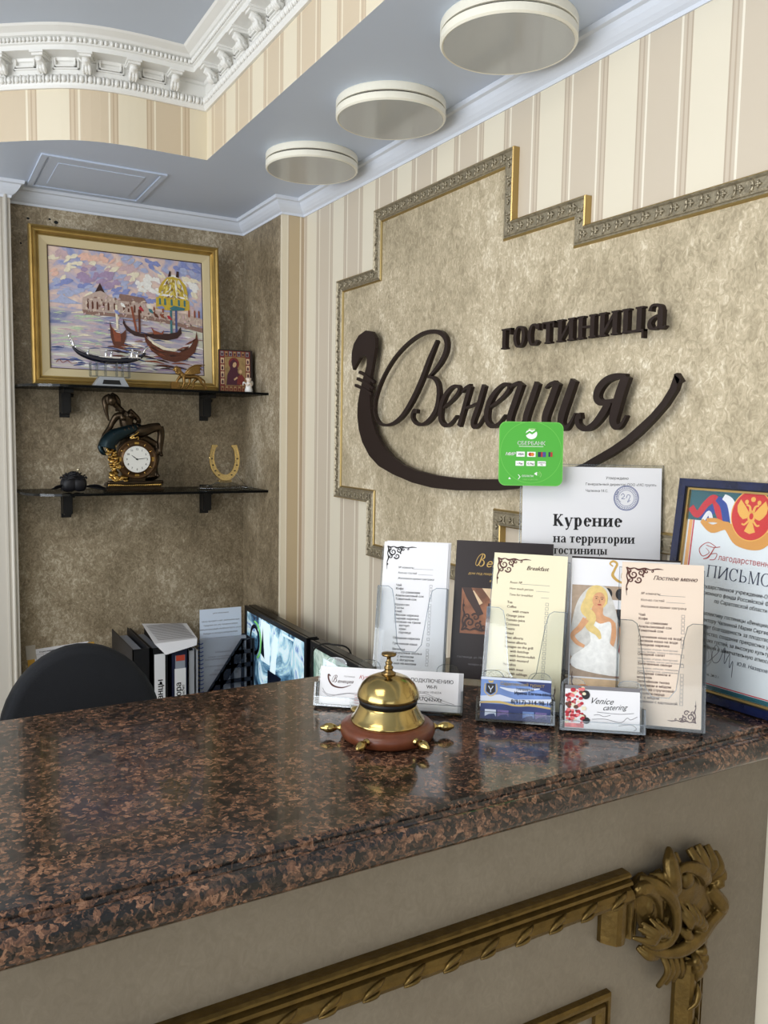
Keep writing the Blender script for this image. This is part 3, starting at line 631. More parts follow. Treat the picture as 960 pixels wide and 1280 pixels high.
# widths run downward from the top edge
def H(px, py): p = at(px, py, 1, YF); return p.x, p.z
xt, zt = H(782, 1083); zt += .0; WB = .041
m = MB(cab_M).use('antique_gold')
bar_profile(m, (xt - .006, zt), (-1.62, zt), WB, big, 0, 0)
for i in range(40):                     # carved leaf twists on the fat roll
    x = xt - .03 - i * .0468; z = zt - .70 * WB
    m.tube([(x + .013, YF - .0185, z + .010), (x + .004, YF - .0230, z + .009), (x - .007, YF - .0238, z + .004), (x - .013, YF - .022, z - .003)], [.001, .0034, .003, .001], 7, up=(0, 1, 0))
    m.tube([(x + .008, YF - .0205, z + .002), (x + .002, YF - .0235, z - .001), (x - .006, YF - .0225, z - .0035), (x - .012, YF - .02, z - .006)], [.001, .0025, .0022, .001], 6, up=(0, 1, 0))
m.build('gold_moulding', cab)
x0, z0 = H(748, 1135); x1, z1 = H(775, 1160)
m = MB(cab_M).use('antique_gold')
bar_profile(m, (x1 + .014, z1 - .004), (x1 + .014, zt - .02), .052, big, 0, 0); m.build('moulding_stub', cab)
xr, _ = H(868, 1230)
m = MB(cab_M).use('antique_gold'); zv = H(840, 1190)[1]
bar_profile(m, (xr, -1.4), (xr, zv), .044, big, 0, 0)
for i in range(16):
    z = zv - .05 - i * .0468; x = xr - .030
    m.tube([(x + .010, YF - .019, z + .012), (x + .006, YF - .0255, z + .002), (x + .0, YF - .0265, z - .009), (x - .010, YF - .023, z - .016)], [.001, .0042, .0035, .001], 7, up=(0, 1, 0))
m.build('gold_moulding', cab)
# inner thin frame
xi, zi = H(758, 1235)
sm_ = [(0, 0), (0, .008), (.12, .011), (.3, .011), (.36, .007), (.45, .007), (.55, .012), (.8, .012), (1, .006), (1, 0)]
m = MB(cab_M).use('antique_gold'); bar_profile(m, (xi, zi), (-1.5, zi), .022, sm_, 1, -1); bar_profile(m, (xi, -1.35), (xi, zi), .022, sm_, 1, -1)
bar_profile(m, (-1.5, zi), (-1.5, -1.35), .022, sm_, 1, -1); bar_profile(m, (-1.5, -1.35), (xi, -1.35), .022, sm_, 1, -1); m.build('inner_frame', cab)
# carved shell and scroll corner ornament
def O(x, y, d=.012): p = H(660 + x / 3.2, 1020 + y / 3.2); return (p[0], YF - d, p[1])
K = .00039
m = MB(cab_M).use('antique_gold')
def ot(pts, r, flat=.8): m.tube([O(*p) for p in pts], [v * K for v in r], 10, flat=flat, up=(0, 1, 0))
ot([(500, 300, .012), (600, 280, .014), (670, 250, .012)], [70, 85, 60], .35)
ot([(470, 440, .008), (560, 440, .012), (640, 470, .010), (640, 600, .006)], [60, 75, 60, 50], .35)
ot([(400, 260, .008), (450, 330, .012), (480, 420, .010)], [50, 66, 55], .35)
for a, b, c in (((655, 245), (622, 170), (612, 112)), ((662, 245), (645, 160), (645, 98)), ((668, 248), (675, 160), (680, 100)), ((674, 250), (700, 175), (712, 125)), ((680, 255), (710, 205), (722, 165)), ((682, 262), (702, 232), (712, 205))): ot([(*a, .012), (*b, .026), (*c, .012)], [8, 19, 15])
ot([(538, 112, .010), (518, 150, .020), (512, 200, .026), (522, 255, .026), (535, 300, .016)], [10, 28, 30, 24, 10]); ot([(560, 130, .01), (552, 180, .02), (528, 240, .022)], [10, 16, 12])
ot([(600, 250, .010), (640, 320, .014), (660, 380, .012), (600, 420, .014)], [50, 60, 50, 50], .45); ot([(470, 250, .010), (560, 330, .014), (540, 420, .014)], [50, 70, 60], .4); ot([(655, 130, .008), (680, 180, .012), (675, 240, .012)], [30, 45, 30], .4)
m.ball(O(575, 220, .022), 30 * K, 14, 10, (1, .8, 1))
ot([(650, 255, .014), (648, 215, .024), (620, 178, .028), (575, 165, .026), (540, 185, .024), (525, 235, .02)], [18, 24, 24, 18, 14, 8])
ot([(672, 262, .018), (695, 290, .022), (715, 318, .024), (712, 348, .022), (670, 385, .024), (610, 432, .030), (550, 478, .030), (500, 502, .026), (450, 502, .022), (418, 488, .016)], [22, 26, 26, 22, 24, 26, 24, 18, 14, 8])
ot([(412, 232, .012), (450, 240, .022), (492, 272, .028), (516, 330, .030), (516, 400, .030), (490, 455, .028), (445, 478, .024), (410, 466, .016)], [14, 24, 22, 18, 17, 17, 14, 8])
m.ball(O(440, 335, .016), 26 * K, 12, 8, (.8, .7, 1.2)); ot([(398, 300, .01), (402, 260, .02), (440, 262, .022), (470, 310, .022), (482, 380, .02)], [14, 24, 22, 14, 8])
for x, y in ((362, 448), (385, 412), (398, 388), (430, 372), (456, 374), (484, 388)): ot([(470, 455, .018), ((470 + x) / 2, (455 + y) / 2 - 6, .034), (x, y, .022)], [8, 13, 6])
for x, y in ((534, 340), (548, 312), (576, 302), (604, 316), (628, 336), (644, 362)): ot([(590, 425, .018), ((590 + x) / 2, (425 + y) / 2 - 4, .034), (x, y, .022)], [8, 14, 7])
ot([(535, 400, .02), (560, 425, .03), (590, 445, .028)], [10, 17, 10])
for x, y in ((596, 560), (610, 600), (625, 636), (650, 600), (662, 540), (652, 480)): ot([(610, 505, .018), ((610 + x) / 2, (505 + y) / 2, .028), (x, y, .014)], [10, 17, 10])
for i in range(4): ot([(498 + i * 26, 520, .012), (504 + i * 24, 580, .022 - i * .002), (490 + i * 30, 660 - i * 12, .012)], [10, 13, 10])
ot([(412, 505, .010), (432, 526, .02), (470, 530, .02)], [10, 14, 9]); ot([(455, 222, .012), (475, 210, .02), (490, 225, .02), (500, 300, .018)], [10, 14, 14, 8])
orn = sculpture('corner_ornament', m, cab, .0011, 1)

# ------------------------------------------------------------------ brass reception bell shaped like a ship's wheel
bell = thing('reception_bell', 'brass push bell on a round red brown wooden ship wheel base', 'bell', (.487, .835, EYE + ZC))
m = MB().use('bell_wood'); m.lathe([(0, 0), (.051, 0), (.0555, .003), (.057, .0085), (.0565, .0135), (.0535, .0165), (.0515, .0168), (.0505, .0182), (.047, .0195), (0, .0195)], 64); m.build('wooden_base', bell)
m = MB().use('brass'); m.lathe([(0, .019), (.0440, .019), (.0446, .0205), (.0440, .0225), (.0425, .0235), (.0405, .027), (.0372, .033), (.0350, .038), (.0340, .0405), (.031, .0415), (0, .0415)], 64); m.build('foot', bell)
m = MB().use('rubber_black'); m.lathe([(0, .0405), (.0345, .0405), (.0362, .0485), (0, .0485)], 64); m.build('gap_ring', bell)
m = MB().use('brass'); m.lathe([(.0352, .0482), (.0370, .0480), (.0376, .0492), (.0372, .0525), (.0355, .0575), (.0315, .0645), (.025, .0705), (.017, .0742), (.009, .0758), (0, .0762)], 64); m.build('dome', bell)
m = MB().use('brass_dark'); m.lathe([(0, .0755), (.0085, .0755), (.0088, .0775), (.006, .079), (.0045, .081), (.0055, .0825), (.0055, .0845), (.0035, .0865), (.0042, .089), (.0042, .0905), (.0028, .092), (.0024, .096), (.004, .0975), (.0085, .0985), (.0092, .1), (.0085, .1015), (.004, .1025), (0, .1028)], 32); m.build('plunger', bell)
hm = None
for k in range(6):
    if hm is None:
        b_ = MB().use('brass'); b_.M = Matrix.Rotation(PI / 2, 4, 'Y'); b_.lathe([(0, 0), (.0042, 0), (.0044, .002), (.0026, .0035), (.0026, .006), (.0044, .0085), (.0058, .013), (.0055, .018), (.0036, .0215), (.0026, .0235), (.0018, .0252), (0, .0256)], 20); hm = b_.build('handle', bell); h_ = hm
    else: h_ = hm.copy(); COL.objects.link(h_); h_.parent = bell
    a = R(-25 + 60 * k); h_.location = (.0555 * math.cos(a), .0555 * math.sin(a), .0105); h_.rotation_euler = (0, 0, a)

# ------------------------------------------------------------------ papers and stands on the counter
ZT = EYE + ZC
G = 'clear_acrylic'; GE = 'frosted_edge'
def sheet_stand(lab, x, y, yaw, back, w, h, front, depth=.022, group=None, split=False):
    """leaning clear stand: back plate, floor, low front pocket with a notch, sides"""
    t = thing('acrylic_stand', lab, 'display stand', lean(x, y, yaw, back, ZT), group)
    m = MB().use(G); m.box((-w / 2, .0012, -.002), (w / 2, h, 0)); m.build('back_plate', t)
    m = MB().use(G); m.box((-w / 2, .0012, 0), (w / 2, .0032, depth)); m.build('floor_plate', t)
    r = .010; n = w / 2
    fo = [(-n, .0012), (n, .0012), (n, front)] + [(n - .016 + .006 * math.cos(R(a)), front - .006 + .006 * math.sin(R(a))) for a in (90,)] + [(n - .022, front - .004), (n - .026, front - .02), (n - .034, front - front * .62), (n - .042, front * .3), (-n + .042, front * .3), (-n + .034, front * .38), (-n + .026, front - .02), (-n + .022, front - .004), (-n + .016, front), (-n, front)]
    m = MB().use(G); m.poly(fo, depth, depth + .0016)
    m.use(GE); m.stroke([p for p in fo[2:]], .0011, depth + .0016, depth + .0021, smooth=False); m.build('front_pocket', t)
    m = MB().use(GE)
    for s_ in (-1, 1): m.poly([(-1, 0)] and [(0, 0)] and [(s_ * n - .0008, .0012), (s_ * n + .0008, .0012), (s_ * n + .0008, front), (s_ * n - .0008, front)], 0, depth)
    m.stroke([(-n, front), (-n, h), (n, h), (n, front)], .0011, 0, .0006, smooth=False)
    m.build('side_edge', t); return t
def sheet(name, lab, cat, x, y, yaw, back, w, h, z, paper, y0=.004, thick=.0006, group=None):
    M = lean(x, y, yaw, back, ZT) @ Matrix.Translation((0, y0, z)); t = thing(name, lab, cat, M, group)
    m = MB().use(paper); m.rect(-w / 2, 0, w / 2, h, 0, thick); m.build('sheet', t); return t
def menu_print(t, w, h, title, head, items, ink='ink_brown', boxes=True, top=.865, corner2=True, fs=.0047, lead=None):
    """title, three form lines, the list with tick boxes and vine corners"""
    m = MB().use(ink); scroll_corner(m, -w * .45, h * .968, w * .46, .0008); m.build('vine_ornament', t)
    if corner2: m = MB().use(ink); scroll_corner(m, w * .44, h * .035, w * .34, .0008, -1, -1); m.build('vine_ornament', t)
    yb = h * .80; m2 = MB().use('ink_grey')
    for i, s_ in enumerate(head):
        text(t, ink, s_, -w * .26, yb - i * .0082, .0042, .0008, slant=.15, bold=.004)
        x0 = -w * .25 + len(s_) * .0023; m2.rect(x0, yb - i * .0082 - .0004, w * .28, yb - i * .0082, .0008)
    y = yb - .027; n = sum(.6 if i == '' else .7 if i[0] == '~' else 1 for i in items); step = (y - h * (.11 if len(title) > 10 else .06)) / n
    for it in items:
        if it == '': y -= step * .6; continue
        ind = it.startswith('  '); small = it.startswith('~'); s_ = it.strip(' ~')
        text(t, 'ink_grey' if small else ink, s_, -w * .28 + (.008 if ind else 0), y, fs * (.72 if small else 1), .0008, bold=0 if small else .02, slant=.12 if ind else 0)
        if not small:
            x = w * .24
            for a, b in (((x, y), (x + .004, y + .0004)), ((x, y + .0036), (x + .004, y + .004)), ((x, y), (x + .0004, y + .004)), ((x + .0036, y), (x + .004, y + .004))): m2.rect(*a, *b, .0008)
        y -= step * (.7 if small else 1)
    m2.build('form_lines', t)
    if title: text(t, ink, title, -w * .05 if len(title) < 10 else w * .15, h * .895, .0078 if len(title) < 10 else .0074, .0008, slant=.35, bold=.02, align='LEFT' if len(title) < 10 else 'CENTER')
RU = ['Чай', 'Кофе', '  со сливками', 'Апельсиновый сок', 'Томатный сок', '', 'Круассан', 'Тосты', 'Хлеб', 'Мясная нарезка', 'Сырная нарезка', 'Сосиски на гриле', '  кетчуп', '  хрен', '  горчица', '', 'Овощная нарезка', '', 'Гречневая каша', '', 'Яичница', 'Кукурузные хлопья', '  с молоком', '  с йогуртом', 'Каша на молоке']
EN = ['Tea', 'Coffee', '  with cream', 'Orange juice', 'Tomato juice', 'Croissant', 'Toasts', 'Bread', 'Meat allsorts', 'Cheese allsorts', 'Sausages on the grill', '  with ketchup', '  with horse-radish', '  with mustard', 'Pancakes', '  with meat', '  with cabbage', 'Fried eggs', 'Corn flakes', '  with milk', '  with yoghurt']
PO_ = ['Чай', 'Кофе', '  со сливками', 'Апельсиновый сок', 'Томатный сок', '', 'Гречневая каша на воде', 'Овсяная каша на воде', 'Овощная нарезка', '~помидоры, огурцы, болгарский', '~перец, зелень, оливки и маслины', 'Овощной салат', '~помидоры, огурцы, болгарский', '~перец, зелень, масло растительное', 'Запеченные овощи', '~баклажаны, кабачки, помидоры,', '~перец болгарский, шампиньоны', 'Отварная свекла и', 'морковь', 'Запечённая тыква', 'с изюмом и мёдом', 'Салат из стручковой', 'фасоли и перца', 'Рис с мёдом', 'Вареники с картошкой']
HR = ['№ комнаты', 'Кол-во гостей', 'Желаемое время завтрака']
SW, SH = .104, .205
# white menu, left of the row
sheet_stand('clear stand holding the white breakfast menu behind the bell', .63, 1.019, -39.7, 15.3, SW, .198, .135)
t = sheet('breakfast_menu', 'white Russian breakfast menu card in the stand behind the bell', 'menu', .63, 1.019, -39.7, 15.3, .098, .200, .006, 'paper_white')
menu_print(t, .098, .200, '', HR, RU, 'ink_black', corner2=False)
for i, dx in ((1, .0022), (2, .0036)):
    sheet('breakfast_menu', ('white menu card directly behind the front one in the left stand', 'rearmost white menu card in the left stand, only its edge showing')[i - 1], 'menu', .63, 1.019, -39.7, 15.3, .098, .199, .006 - i * .0018, 'paper_white', group='spare white menus').matrix_world @= Matrix.Translation((dx, .0015 * i, 0))
# dark hotel brochure
t = sheet('hotel_brochure', 'dark brown brochure with a gold title and a room photograph, half behind the Breakfast menu', 'brochure', .736, .943, -42, 15, .144, .205, .004, 'brochure_dark', thick=.002)
z = .0022
m = MB().use('ink_gold')
def script(mb, pts, w, x, y, s, z): mb.stroke([(x + a * s, y + b * s) for a, b in pts], [v * s for v in w], z)
BS = [(.42, .95), (.34, .7), (.24, .4), (.12, .15), (.0, .08), (-.08, .2), (-.02, .5), (.15, .82), (.38, .98), (.56, .9), (.55, .7), (.40, .55), (.36, .52), (.5, .46), (.54, .28), (.44, .1), (.28, .04), (.2, .14)]
script(m, BS, [.04, .08, .1, .08, .04, .04, .04, .04, .05, .08, .08, .05, .03, .06, .09, .08, .04, .05], -.040, .166, .020, z)
m.build('gold_initial', t)
text(t, 'ink_gold', 'енеция', -.027, .166, .017, z, slant=.3)
text(t, 'ink_gold', 'дом под покровительством', -.052, .154, .0052, z, slant=.2); text(t, 'ink_gold', 'в центре города', -.020, .144, .005, z, slant=.2)
text(t, 'ink_grey', 'гостиница, ул. Московская', -.062, .030, .0045, z); text(t, 'ink_grey', 'телефон, бронирование', -.045, .020, .004, z)
P('photo_amber', (142, 92, 64), .4, var=.5, vscale=40); P('photo_cream', (214, 186, 150), .4, var=.2, vscale=60); P('photo_dark', (60, 40, 34), .4); P('photo_grey', (120, 128, 134), .4)
m = MB().use('photo_amber'); m.rect(-.060, .066, .062, .134, z)
m.use('photo_cream').poly([(-.030, .134), (.062, .134), (.062, .112), (.02, .104), (-.012, .112)], z + .0002); m.poly([(-.056, .128), (-.042, .130), (-.028, .112), (-.040, .104)], z + .0002)
m.use('photo_dark').poly([(-.060, .134), (-.046, .134), (-.026, .096), (-.034, .092), (-.052, .118)], z + .0003); m.rect(-.020, .090, -.008, .112, z + .0003)
m.use('photo_grey').rect(-.018, .094, -.010, .108, z + .0004); m.rect(.012, .092, .03, .112, z + .0003)
m.use('photo_cream'); m.rect(-.008, .072, .06, .088, z + .0003)
m.use('photo_dark'); scroll_corner(m, -.058, .070, .060, z + .0005, 1, -1); m.build('room_photo', t)
# cream English menu
sheet_stand('clear stand holding the cream English Breakfast menu in the middle of the row', .691, .833, -46.6, 15, SW, .200, .132)
t = sheet('breakfast_menu', 'pale yellow English menu card headed Breakfast', 'menu', .691, .833, -46.6, 15, .098, .203, .012, 'paper_cream')
menu_print(t, .098, .203, 'Breakfast', ['Room №', 'How much person', 'Time for breakfast'], EN)
# wedding brochure
t = sheet('wedding_brochure', 'white brochure with a photo of a blonde bride, behind the catering card', 'brochure', .788, .750, -41.4, 14, .139, .2015, .002, 'paper_white', thick=.0015)
z = .0017
m = MB().use('brochure_dark'); m.rect(-.0695, .2015, .0695, .204, 0, .0015); m.build('dark_back_cover', t)
m = MB().use('ink_gold'); m.stroke([(-.016, .1925), (-.020, .196), (-.016, .1995), (-.011, .196), (-.014, .188), (-.016, .180), (-.006, .172), (.010, .171), (.026, .176)], [.0015, .002, .003, .003, .003, .004, .003, .002, .001], z)
script(m, BS, [.03, .06, .08, .06, .03, .03, .03, .03, .04, .06, .06, .03, .02, .04, .07, .06, .03, .04], -.004, .176, .017, z); m.build('logo', t)
text(t, 'ink_gold', 'енеция', .006, .176, .012, z, slant=.3)
for n_, c in (('skin_print', (214, 160, 118)), ('hair_print', (222, 196, 128)), ('dress_print', (232, 232, 228)), ('veil_print', (206, 204, 198)), ('room_print', (170, 150, 130)), ('red_print', (150, 22, 34)), ('orange_print', (226, 136, 56)), ('brown_print', (96, 60, 48)), ('charcoal_print', (38, 36, 38)), ('lip_print', (176, 70, 66))): P(n_, c, .45, var=.10, vscale=150)
m = MB().use('room_print'); m.rect(-.068, .046, .068, .166, z)
m.use('charcoal_print'); m.rect(-.010, .114, .03, .136, z + .0002)
for x in (-.022, -.006, .012): m.disc(x, .156, .006, .0075, z + .0002, n=16)
m.use('paper_white').rect(-.024, .136, .03, .148, z + .0002); m.use('orange_print').poly([(-.006, .112), (.03, .112), (.03, .092), (-.004, .092)], z + .0002)
m.use('red_print').rect(-.010, .048, .03, .090, z + .0002)
m.use('photo_cream'); m.rect(-.068, .006, .0, .044, z); m.rect(.003, .006, .068, .044, z)
m.use('orange_print'); m.disc(-.05, .03, .01, .006, z + .0002, n=14); m.use('charcoal_print'); m.disc(.012, .030, .006, .005, z + .0002, n=12); m.use('brown_print'); scroll_corner(m, -.066, .012, .05, z + .0008, 1, -1)
m.stroke([(-.068, .06), (-.055, .072), (-.045, .064), (-.035, .068)], .0012, z + .0008); m.disc(-.048, .067, .004, .003, z + .0008, n=10)
m.build('food_and_hall_photos', t)
m = MB().use('veil_print'); soft(m, [(-.046, .163), (-.030, .166), (-.020, .158), (-.010, .130), (-.006, .100), (-.012, .076), (-.060, .070), (-.068, .080), (-.067, .115), (-.060, .145)], z + .0004)
m.use('hair_print'); m.disc(-.036, .150, .0145, .0165, z + .0005); m.stroke([(-.046, .148), (-.050, .134), (-.042, .124), (-.044, .112), (-.034, .104), (-.030, .096)], [.010, .013, .012, .011, .008, .003], z + .0009)
m.use('skin_print'); m.disc(-.033, .147, .0082, .0105, z + .0007, rot=-.15); soft(m, [(-.040, .140), (-.028, .139), (-.027, .128), (-.018, .124), (-.012, .118), (-.016, .112), (-.048, .112), (-.052, .120), (-.044, .126)], z + .0006)
m.stroke([(-.049, .121), (-.056, .110), (-.0655, .099), (-.060, .090), (-.050, .085)], [.009, .0075, .006, .0055, .004], z + .00095); m.stroke([(-.015, .118), (-.013, .102), (-.016, .086), (-.020, .076)], [.008, .0065, .005, .004], z + .0007)
m.use('dress_print'); soft(m, [(-.048, .117), (-.038, .119), (-.030, .116), (-.018, .119), (-.016, .106), (-.018, .092), (-.006, .080), (-.002, .060), (-.006, .049), (-.060, .056), (-.066, .070), (-.052, .082), (-.042, .094)], z + .00085)
m.use('lip_print'); m.disc(-.0322, .1408, .0028, .0009, z + .0010, n=12); m.use('charcoal_print'); m.disc(-.0362, .1490, .0013, .0006, z + .0010, n=8); m.disc(-.0290, .1482, .0013, .0006, z + .0010, n=8)
m.use('brown_print'); m.stroke([(-.0385, .1508), (-.0362, .1516), (-.034, .1508)], .0005, z + .0010); m.stroke([(-.0312, .1502), (-.029, .1508), (-.0268, .15)], .0005, z + .0010); m.stroke([(-.0326, .1475), (-.0318, .1445), (-.033, .144)], .0004, z + .0010)
m.use('hair_print'); m.stroke([(-.042, .157), (-.030, .159), (-.024, .152), (-.023, .142)], [.003, .004, .003, .001], z + .0011)
m.build('bride_photo', t)
# pinkish lenten menu
sheet_stand('clear stand holding the pale pink lenten menu beside the framed letter', .802, .703, -42.7, 13, SW, .200, .132)
t = sheet('lenten_menu', 'pale pink Russian menu card with vine corners beside the framed letter', 'menu', .802, .703, -42.7, 13, .099, .202, .012, 'paper_pink')
menu_print(t, .099, .202, 'Постное меню', HR, PO_, fs=.0044)
# A4 notice in a clear frame
sheet_stand('tall clear stand holding the large white smoking notice against the plaster panel', .884, .914, -30.3, 4.6, .216, .322, .03, .008)
t = sheet('smoking_notice', 'large white notice in bold Russian type with a round blue stamp', 'notice', .884, .914, -30.3, 4.6, .210, .314, .002, 'paper_white')
z = .0008
m = MB().use('ink_black')
w0 = serif(MB().use('ink_black'), 'Курение', 0, 0, 1, 0, gap=.2); serif(m, 'Курение', -.057, .224, .105 / w0, z, T=.31, t=.12, gap=.2)
w0 = serif(MB().use('ink_black'), 'на территории', 0, 0, 1, 0); serif(m, 'на территории', -.057, .199, .124 / w0, z, T=.30, t=.11)
w0 = serif(MB().use('ink_black'), 'гостиницы', 0, 0, 1, 0); serif(m, 'гостиницы', -.0555, .1815, .084 / w0, z, T=.28, t=.11, gap=.1)
w0 = serif(MB().use('ink_black'), 'и у', 0, 0, 1, 0)
m.build('bold_heading', t)
text(t, 'ink_black', 'Утверждено', .020, .296, .0058, z, slant=.15); text(t, 'ink_black', 'Генеральный директор ООО «МС групп»', -.010, .2865, .0054, z); text(t, 'ink_black', 'Чалкина М.С.', -.010, .2765, .0054, z)
m = MB().use('ink_blue')
for r in (.0185, .0172, .0120): m.stroke([(.052 + r * math.cos(a * PI / 16), .268 + r * math.sin(a * PI / 16)) for a in range(32)], .0006 if r < .018 else .001, z, closed=True, sub=2)
for i in range(36): a = i * PI / 18; m.stroke([(.052 + .0135 * math.cos(a), .268 + .0135 * math.sin(a)), (.052 + .0162 * math.cos(a + .04), .268 + .0162 * math.sin(a + .04))], .0009, z)
m.stroke([(.044, .272), (.047, .275), (.049, .271), (.045, .267), (.050, .267)], .0007, z); m.stroke([(.052, .268), (.054, .273), (.058, .271), (.054, .262), (.058, .265)], .0007, z); m.stroke([(.036, .272), (.040, .278), (.038, .268), (.044, .262)], .0006, z)
m.build('round_stamp', t)
# green payment sign clipped to the notice stand
t = thing('payment_sign', 'square green plastic card payment sign with rounded corners, clipped to the notice stand', 'sign', lean(.884, .914, -30.3, 4.6, ZT) @ Matrix.Translation((-.0975, .335, .024)))
def rrect(x0, y0, x1, y1, r, n=5):
    o = []
    for cx, cy, a0 in ((x1 - r, y0 + r, -90), (x1 - r, y1 - r, 0), (x0 + r, y1 - r, 90), (x0 + r, y0 + r, 180)): o += [(cx + r * math.cos(R(a0 + 90 * i / n)), cy + r * math.sin(R(a0 + 90 * i / n))) for i in range(n + 1)]
    return o
P('sign_green', (82, 176, 62), .35); P('sign_green_light', (112, 196, 84), .35); P('sign_green_soft', (150, 206, 120), .4); P('sign_white', (244, 246, 242), .5)
hw = .0475
m = MB().use('sign_green_light'); m.poly(rrect(-hw, -hw, hw, hw, .010), 0, .003); m.build('plate', t)
m = MB().use('sign_green'); m.poly(rrect(-hw + .001, -hw + .001, hw - .001, hw - .001, .0095), .003, .0031)
m.use('sign_green_light').stroke([(.0455 * math.cos(R(a)), .002 + .0455 * math.sin(R(a))) for a in range(0, 360, 10)], .0008, .0033, closed=True, sub=2); m.build('printed_ring', t)
m = MB().use('sign_white'); z = .0034
m.disc(0, .0295, .0085, .0078, z, n=28); m.use('sign_green').poly([(-.0085, .0305), (-.003, .034), (.001, .032), (.0085, .0375), (.0085, .034), (.001, .0288), (-.003, .0308), (-.0085, .027)], z + .0002); m.use('sign_green_soft'); m.poly([(-.007, .033), (-.003, .0365), (.001, .0345), (.007, .0375), (.004, .0378), (-.004, .0378)], z + .0003)
m.use('sign_white').rect(-.018, .0105, .018, .0112, z)
for i, x in enumerate((-.0155, .0005, .0160, .0305)): m.rect(x - .0062, -.0045, x + .0062, .0030, z) if i < 2 else None
for x in (-.0165, -.0005, .0160): m.rect(x - .0062, -.0180, x + .0062, -.0108, z)
m.use('ink_navy').rect(.0102, -.0045, .0148, .0030, z); m.use('ink_red').rect(.0148, -.0045, .0172, .0030, z); m.use('ink_blue').rect(.0172, -.0045, .0220, .0030, z)
m.use('ink_navy').rect(.0258, -.0040, .0286, .0030, z); m.use('ink_red').rect(.0290, -.0040, .0318, .0030, z); m.use('sign_green').rect(.0322, -.0040, .0350, .0030, z)
m.use('ink_red').disc(-.0012, -.0008, .0027, .0027, z + .0002, n=14); m.use('orange_print').disc(.0020, -.0008, .0027, .0027, z + .0003, n=14)
m.use('sign_white').poly([(-.0190, -.0310), (-.0178, -.0310), (-.0150, -.0345), (-.0178, -.0380), (-.0190, -.0380), (-.0162, -.0345)], z)
m.poly([(.005, -.0295), (.0095, -.0265), (.0095, -.0325)], z); m.use('sign_green_soft'); m.stroke([(.0115, -.0325), (.0128, -.0300), (.0110, -.0270)], .0008, z); m.stroke([(.0140, -.0345), (.0158, -.0305), (.0130, -.0260)], .0008, z)
m.use('sign_white').poly([(-.0330, -.0380), (-.0290, -.0380), (-.0315, -.0350)], z)
m.build('logos', t)
text(t, 'sign_white', 'СБЕРБАНК', 0, .0130, .0078, z, align='CENTER', bold=.02); text(t, 'sign_white', 'МИР', -.0385, -.0028, .0064, z, bold=.04, slant=.3)
text(t, 'ink_navy', 'VISA', -.0155, -.0022, .0044, z + .0002, align='CENTER', bold=.03, slant=.2); text(t, 'ink_black', '• Pay', -.0165, -.0160, .0042, z + .0002, align='CENTER', bold=.02); text(t, 'ink_black', 'G Pay', -.0005, -.0160, .0042, z + .0002, align='CENTER', bold=.02); text(t, 'ink_black', 'SAMSUNG', .0160, -.0140, .0024, z + .0002, align='CENTER', bold=.03); text(t, 'ink_black', 'Pay', .0160, -.0166, .0024, z + .0002, align='CENTER', bold=.03)
text(t, 'sign_white', 'ОПЛАТИ', -.0132, -.0345, .0040, z, bold=.03); text(t, 'sign_green_soft', 'СЕБЕ И ДРУГИМ', -.0120, -.0392, .0028, z)
m = MB().use('black_plastic'); m.box((-.006, -.044, -.0135), (.006, -.020, 0)); m.build('clip', t)

# framed letter of thanks
t = thing('framed_letter', 'blue framed official letter of thanks with a red and gold crest, leaning on the wall', 'framed certificate', basis((.9480, .831, ZT), Vector((.09, -.996, 0)).normalized(), Vector((.118, .0107, .993)).normalized(), Vector((.09, -.996, 0)).normalized().cross(Vector((.118, .0107, .993)).normalized())))
FW, FH = .205, .306; P('frame_navy', (14, 24, 60), .25, coat=.3, var=.35, vscale=45); P('frame_navy_gold', (176, 148, 92), .35, .7); P('cert_teal', (32, 92, 104), .5, var=.15, vscale=30); P('cert_paper', (226, 230, 234), .45); P('flag_blue', (30, 66, 150), .5); P('flag_red', (200, 36, 54), .5); P('crest_red', (204, 40, 44), .5); P('crest_gold', (232, 176, 84), .5); P('ribbon_gold', (214, 150, 70), .5); P('cert_orange', (232, 168, 104), .5)
m = MB()
def ringrect(mb, x0, y0, x1, y1, w, za_, zb_):
    mb.rect(x0, y0, x1, y0 + w, za_, zb_); mb.rect(x0, y1 - w, x1, y1, za_, zb_); mb.rect(x0, y0 + w, x0 + w, y1 - w, za_, zb_); mb.rect(x1 - w, y0 + w, x1, y1 - w, za_, zb_)
m.use('frame_navy'); ringrect(m, 0, 0, FW, FH, .011, 0, .014); m.use('rubber_black'); ringrect(m, .011, .011, FW - .011, FH - .011, .0015, 0, .0115); m.use('frame_navy_gold'); ringrect(m, .0125, .0125, FW - .0125, FH - .0125, .0028, 0, .0095); m.build('frame', t)
m = MB().use('cert_paper'); m.rect(.015, .015, FW - .015, FH - .015, 0, .004); m.build('letter_paper', t)
z = .0043; m = MB().use('cert_teal'); m.rect(.0155, FH - .058, FW - .0155, FH - .0155, z)
m.rect(.0155, .0155, FW - .0155, .0215, z); m.use('cert_orange').rect(.0180, .022, .0235, FH - .058, z); m.use('flag_red').rect(.0245, .022, .0265, FH - .058, z); m.rect(.0245, .0222, FW - .0155, .0236, z)
z += .0002; cx, cy = .113, FH - .0445
m.use('flag_blue').poly([(.030, FH - .052), (.052, FH - .034), (.060, FH - .026), (.064, FH - .036), (.050, FH - .054), (.042, FH - .060)], z); m.use('flag_red').stroke([(.018, FH - .040), (.030, FH - .050), (.042, FH - .034), (.054, FH - .026), (.064, FH - .042), (.070, FH - .058)], [.010, .010, .010, .012, .014, .010], z + .0002)
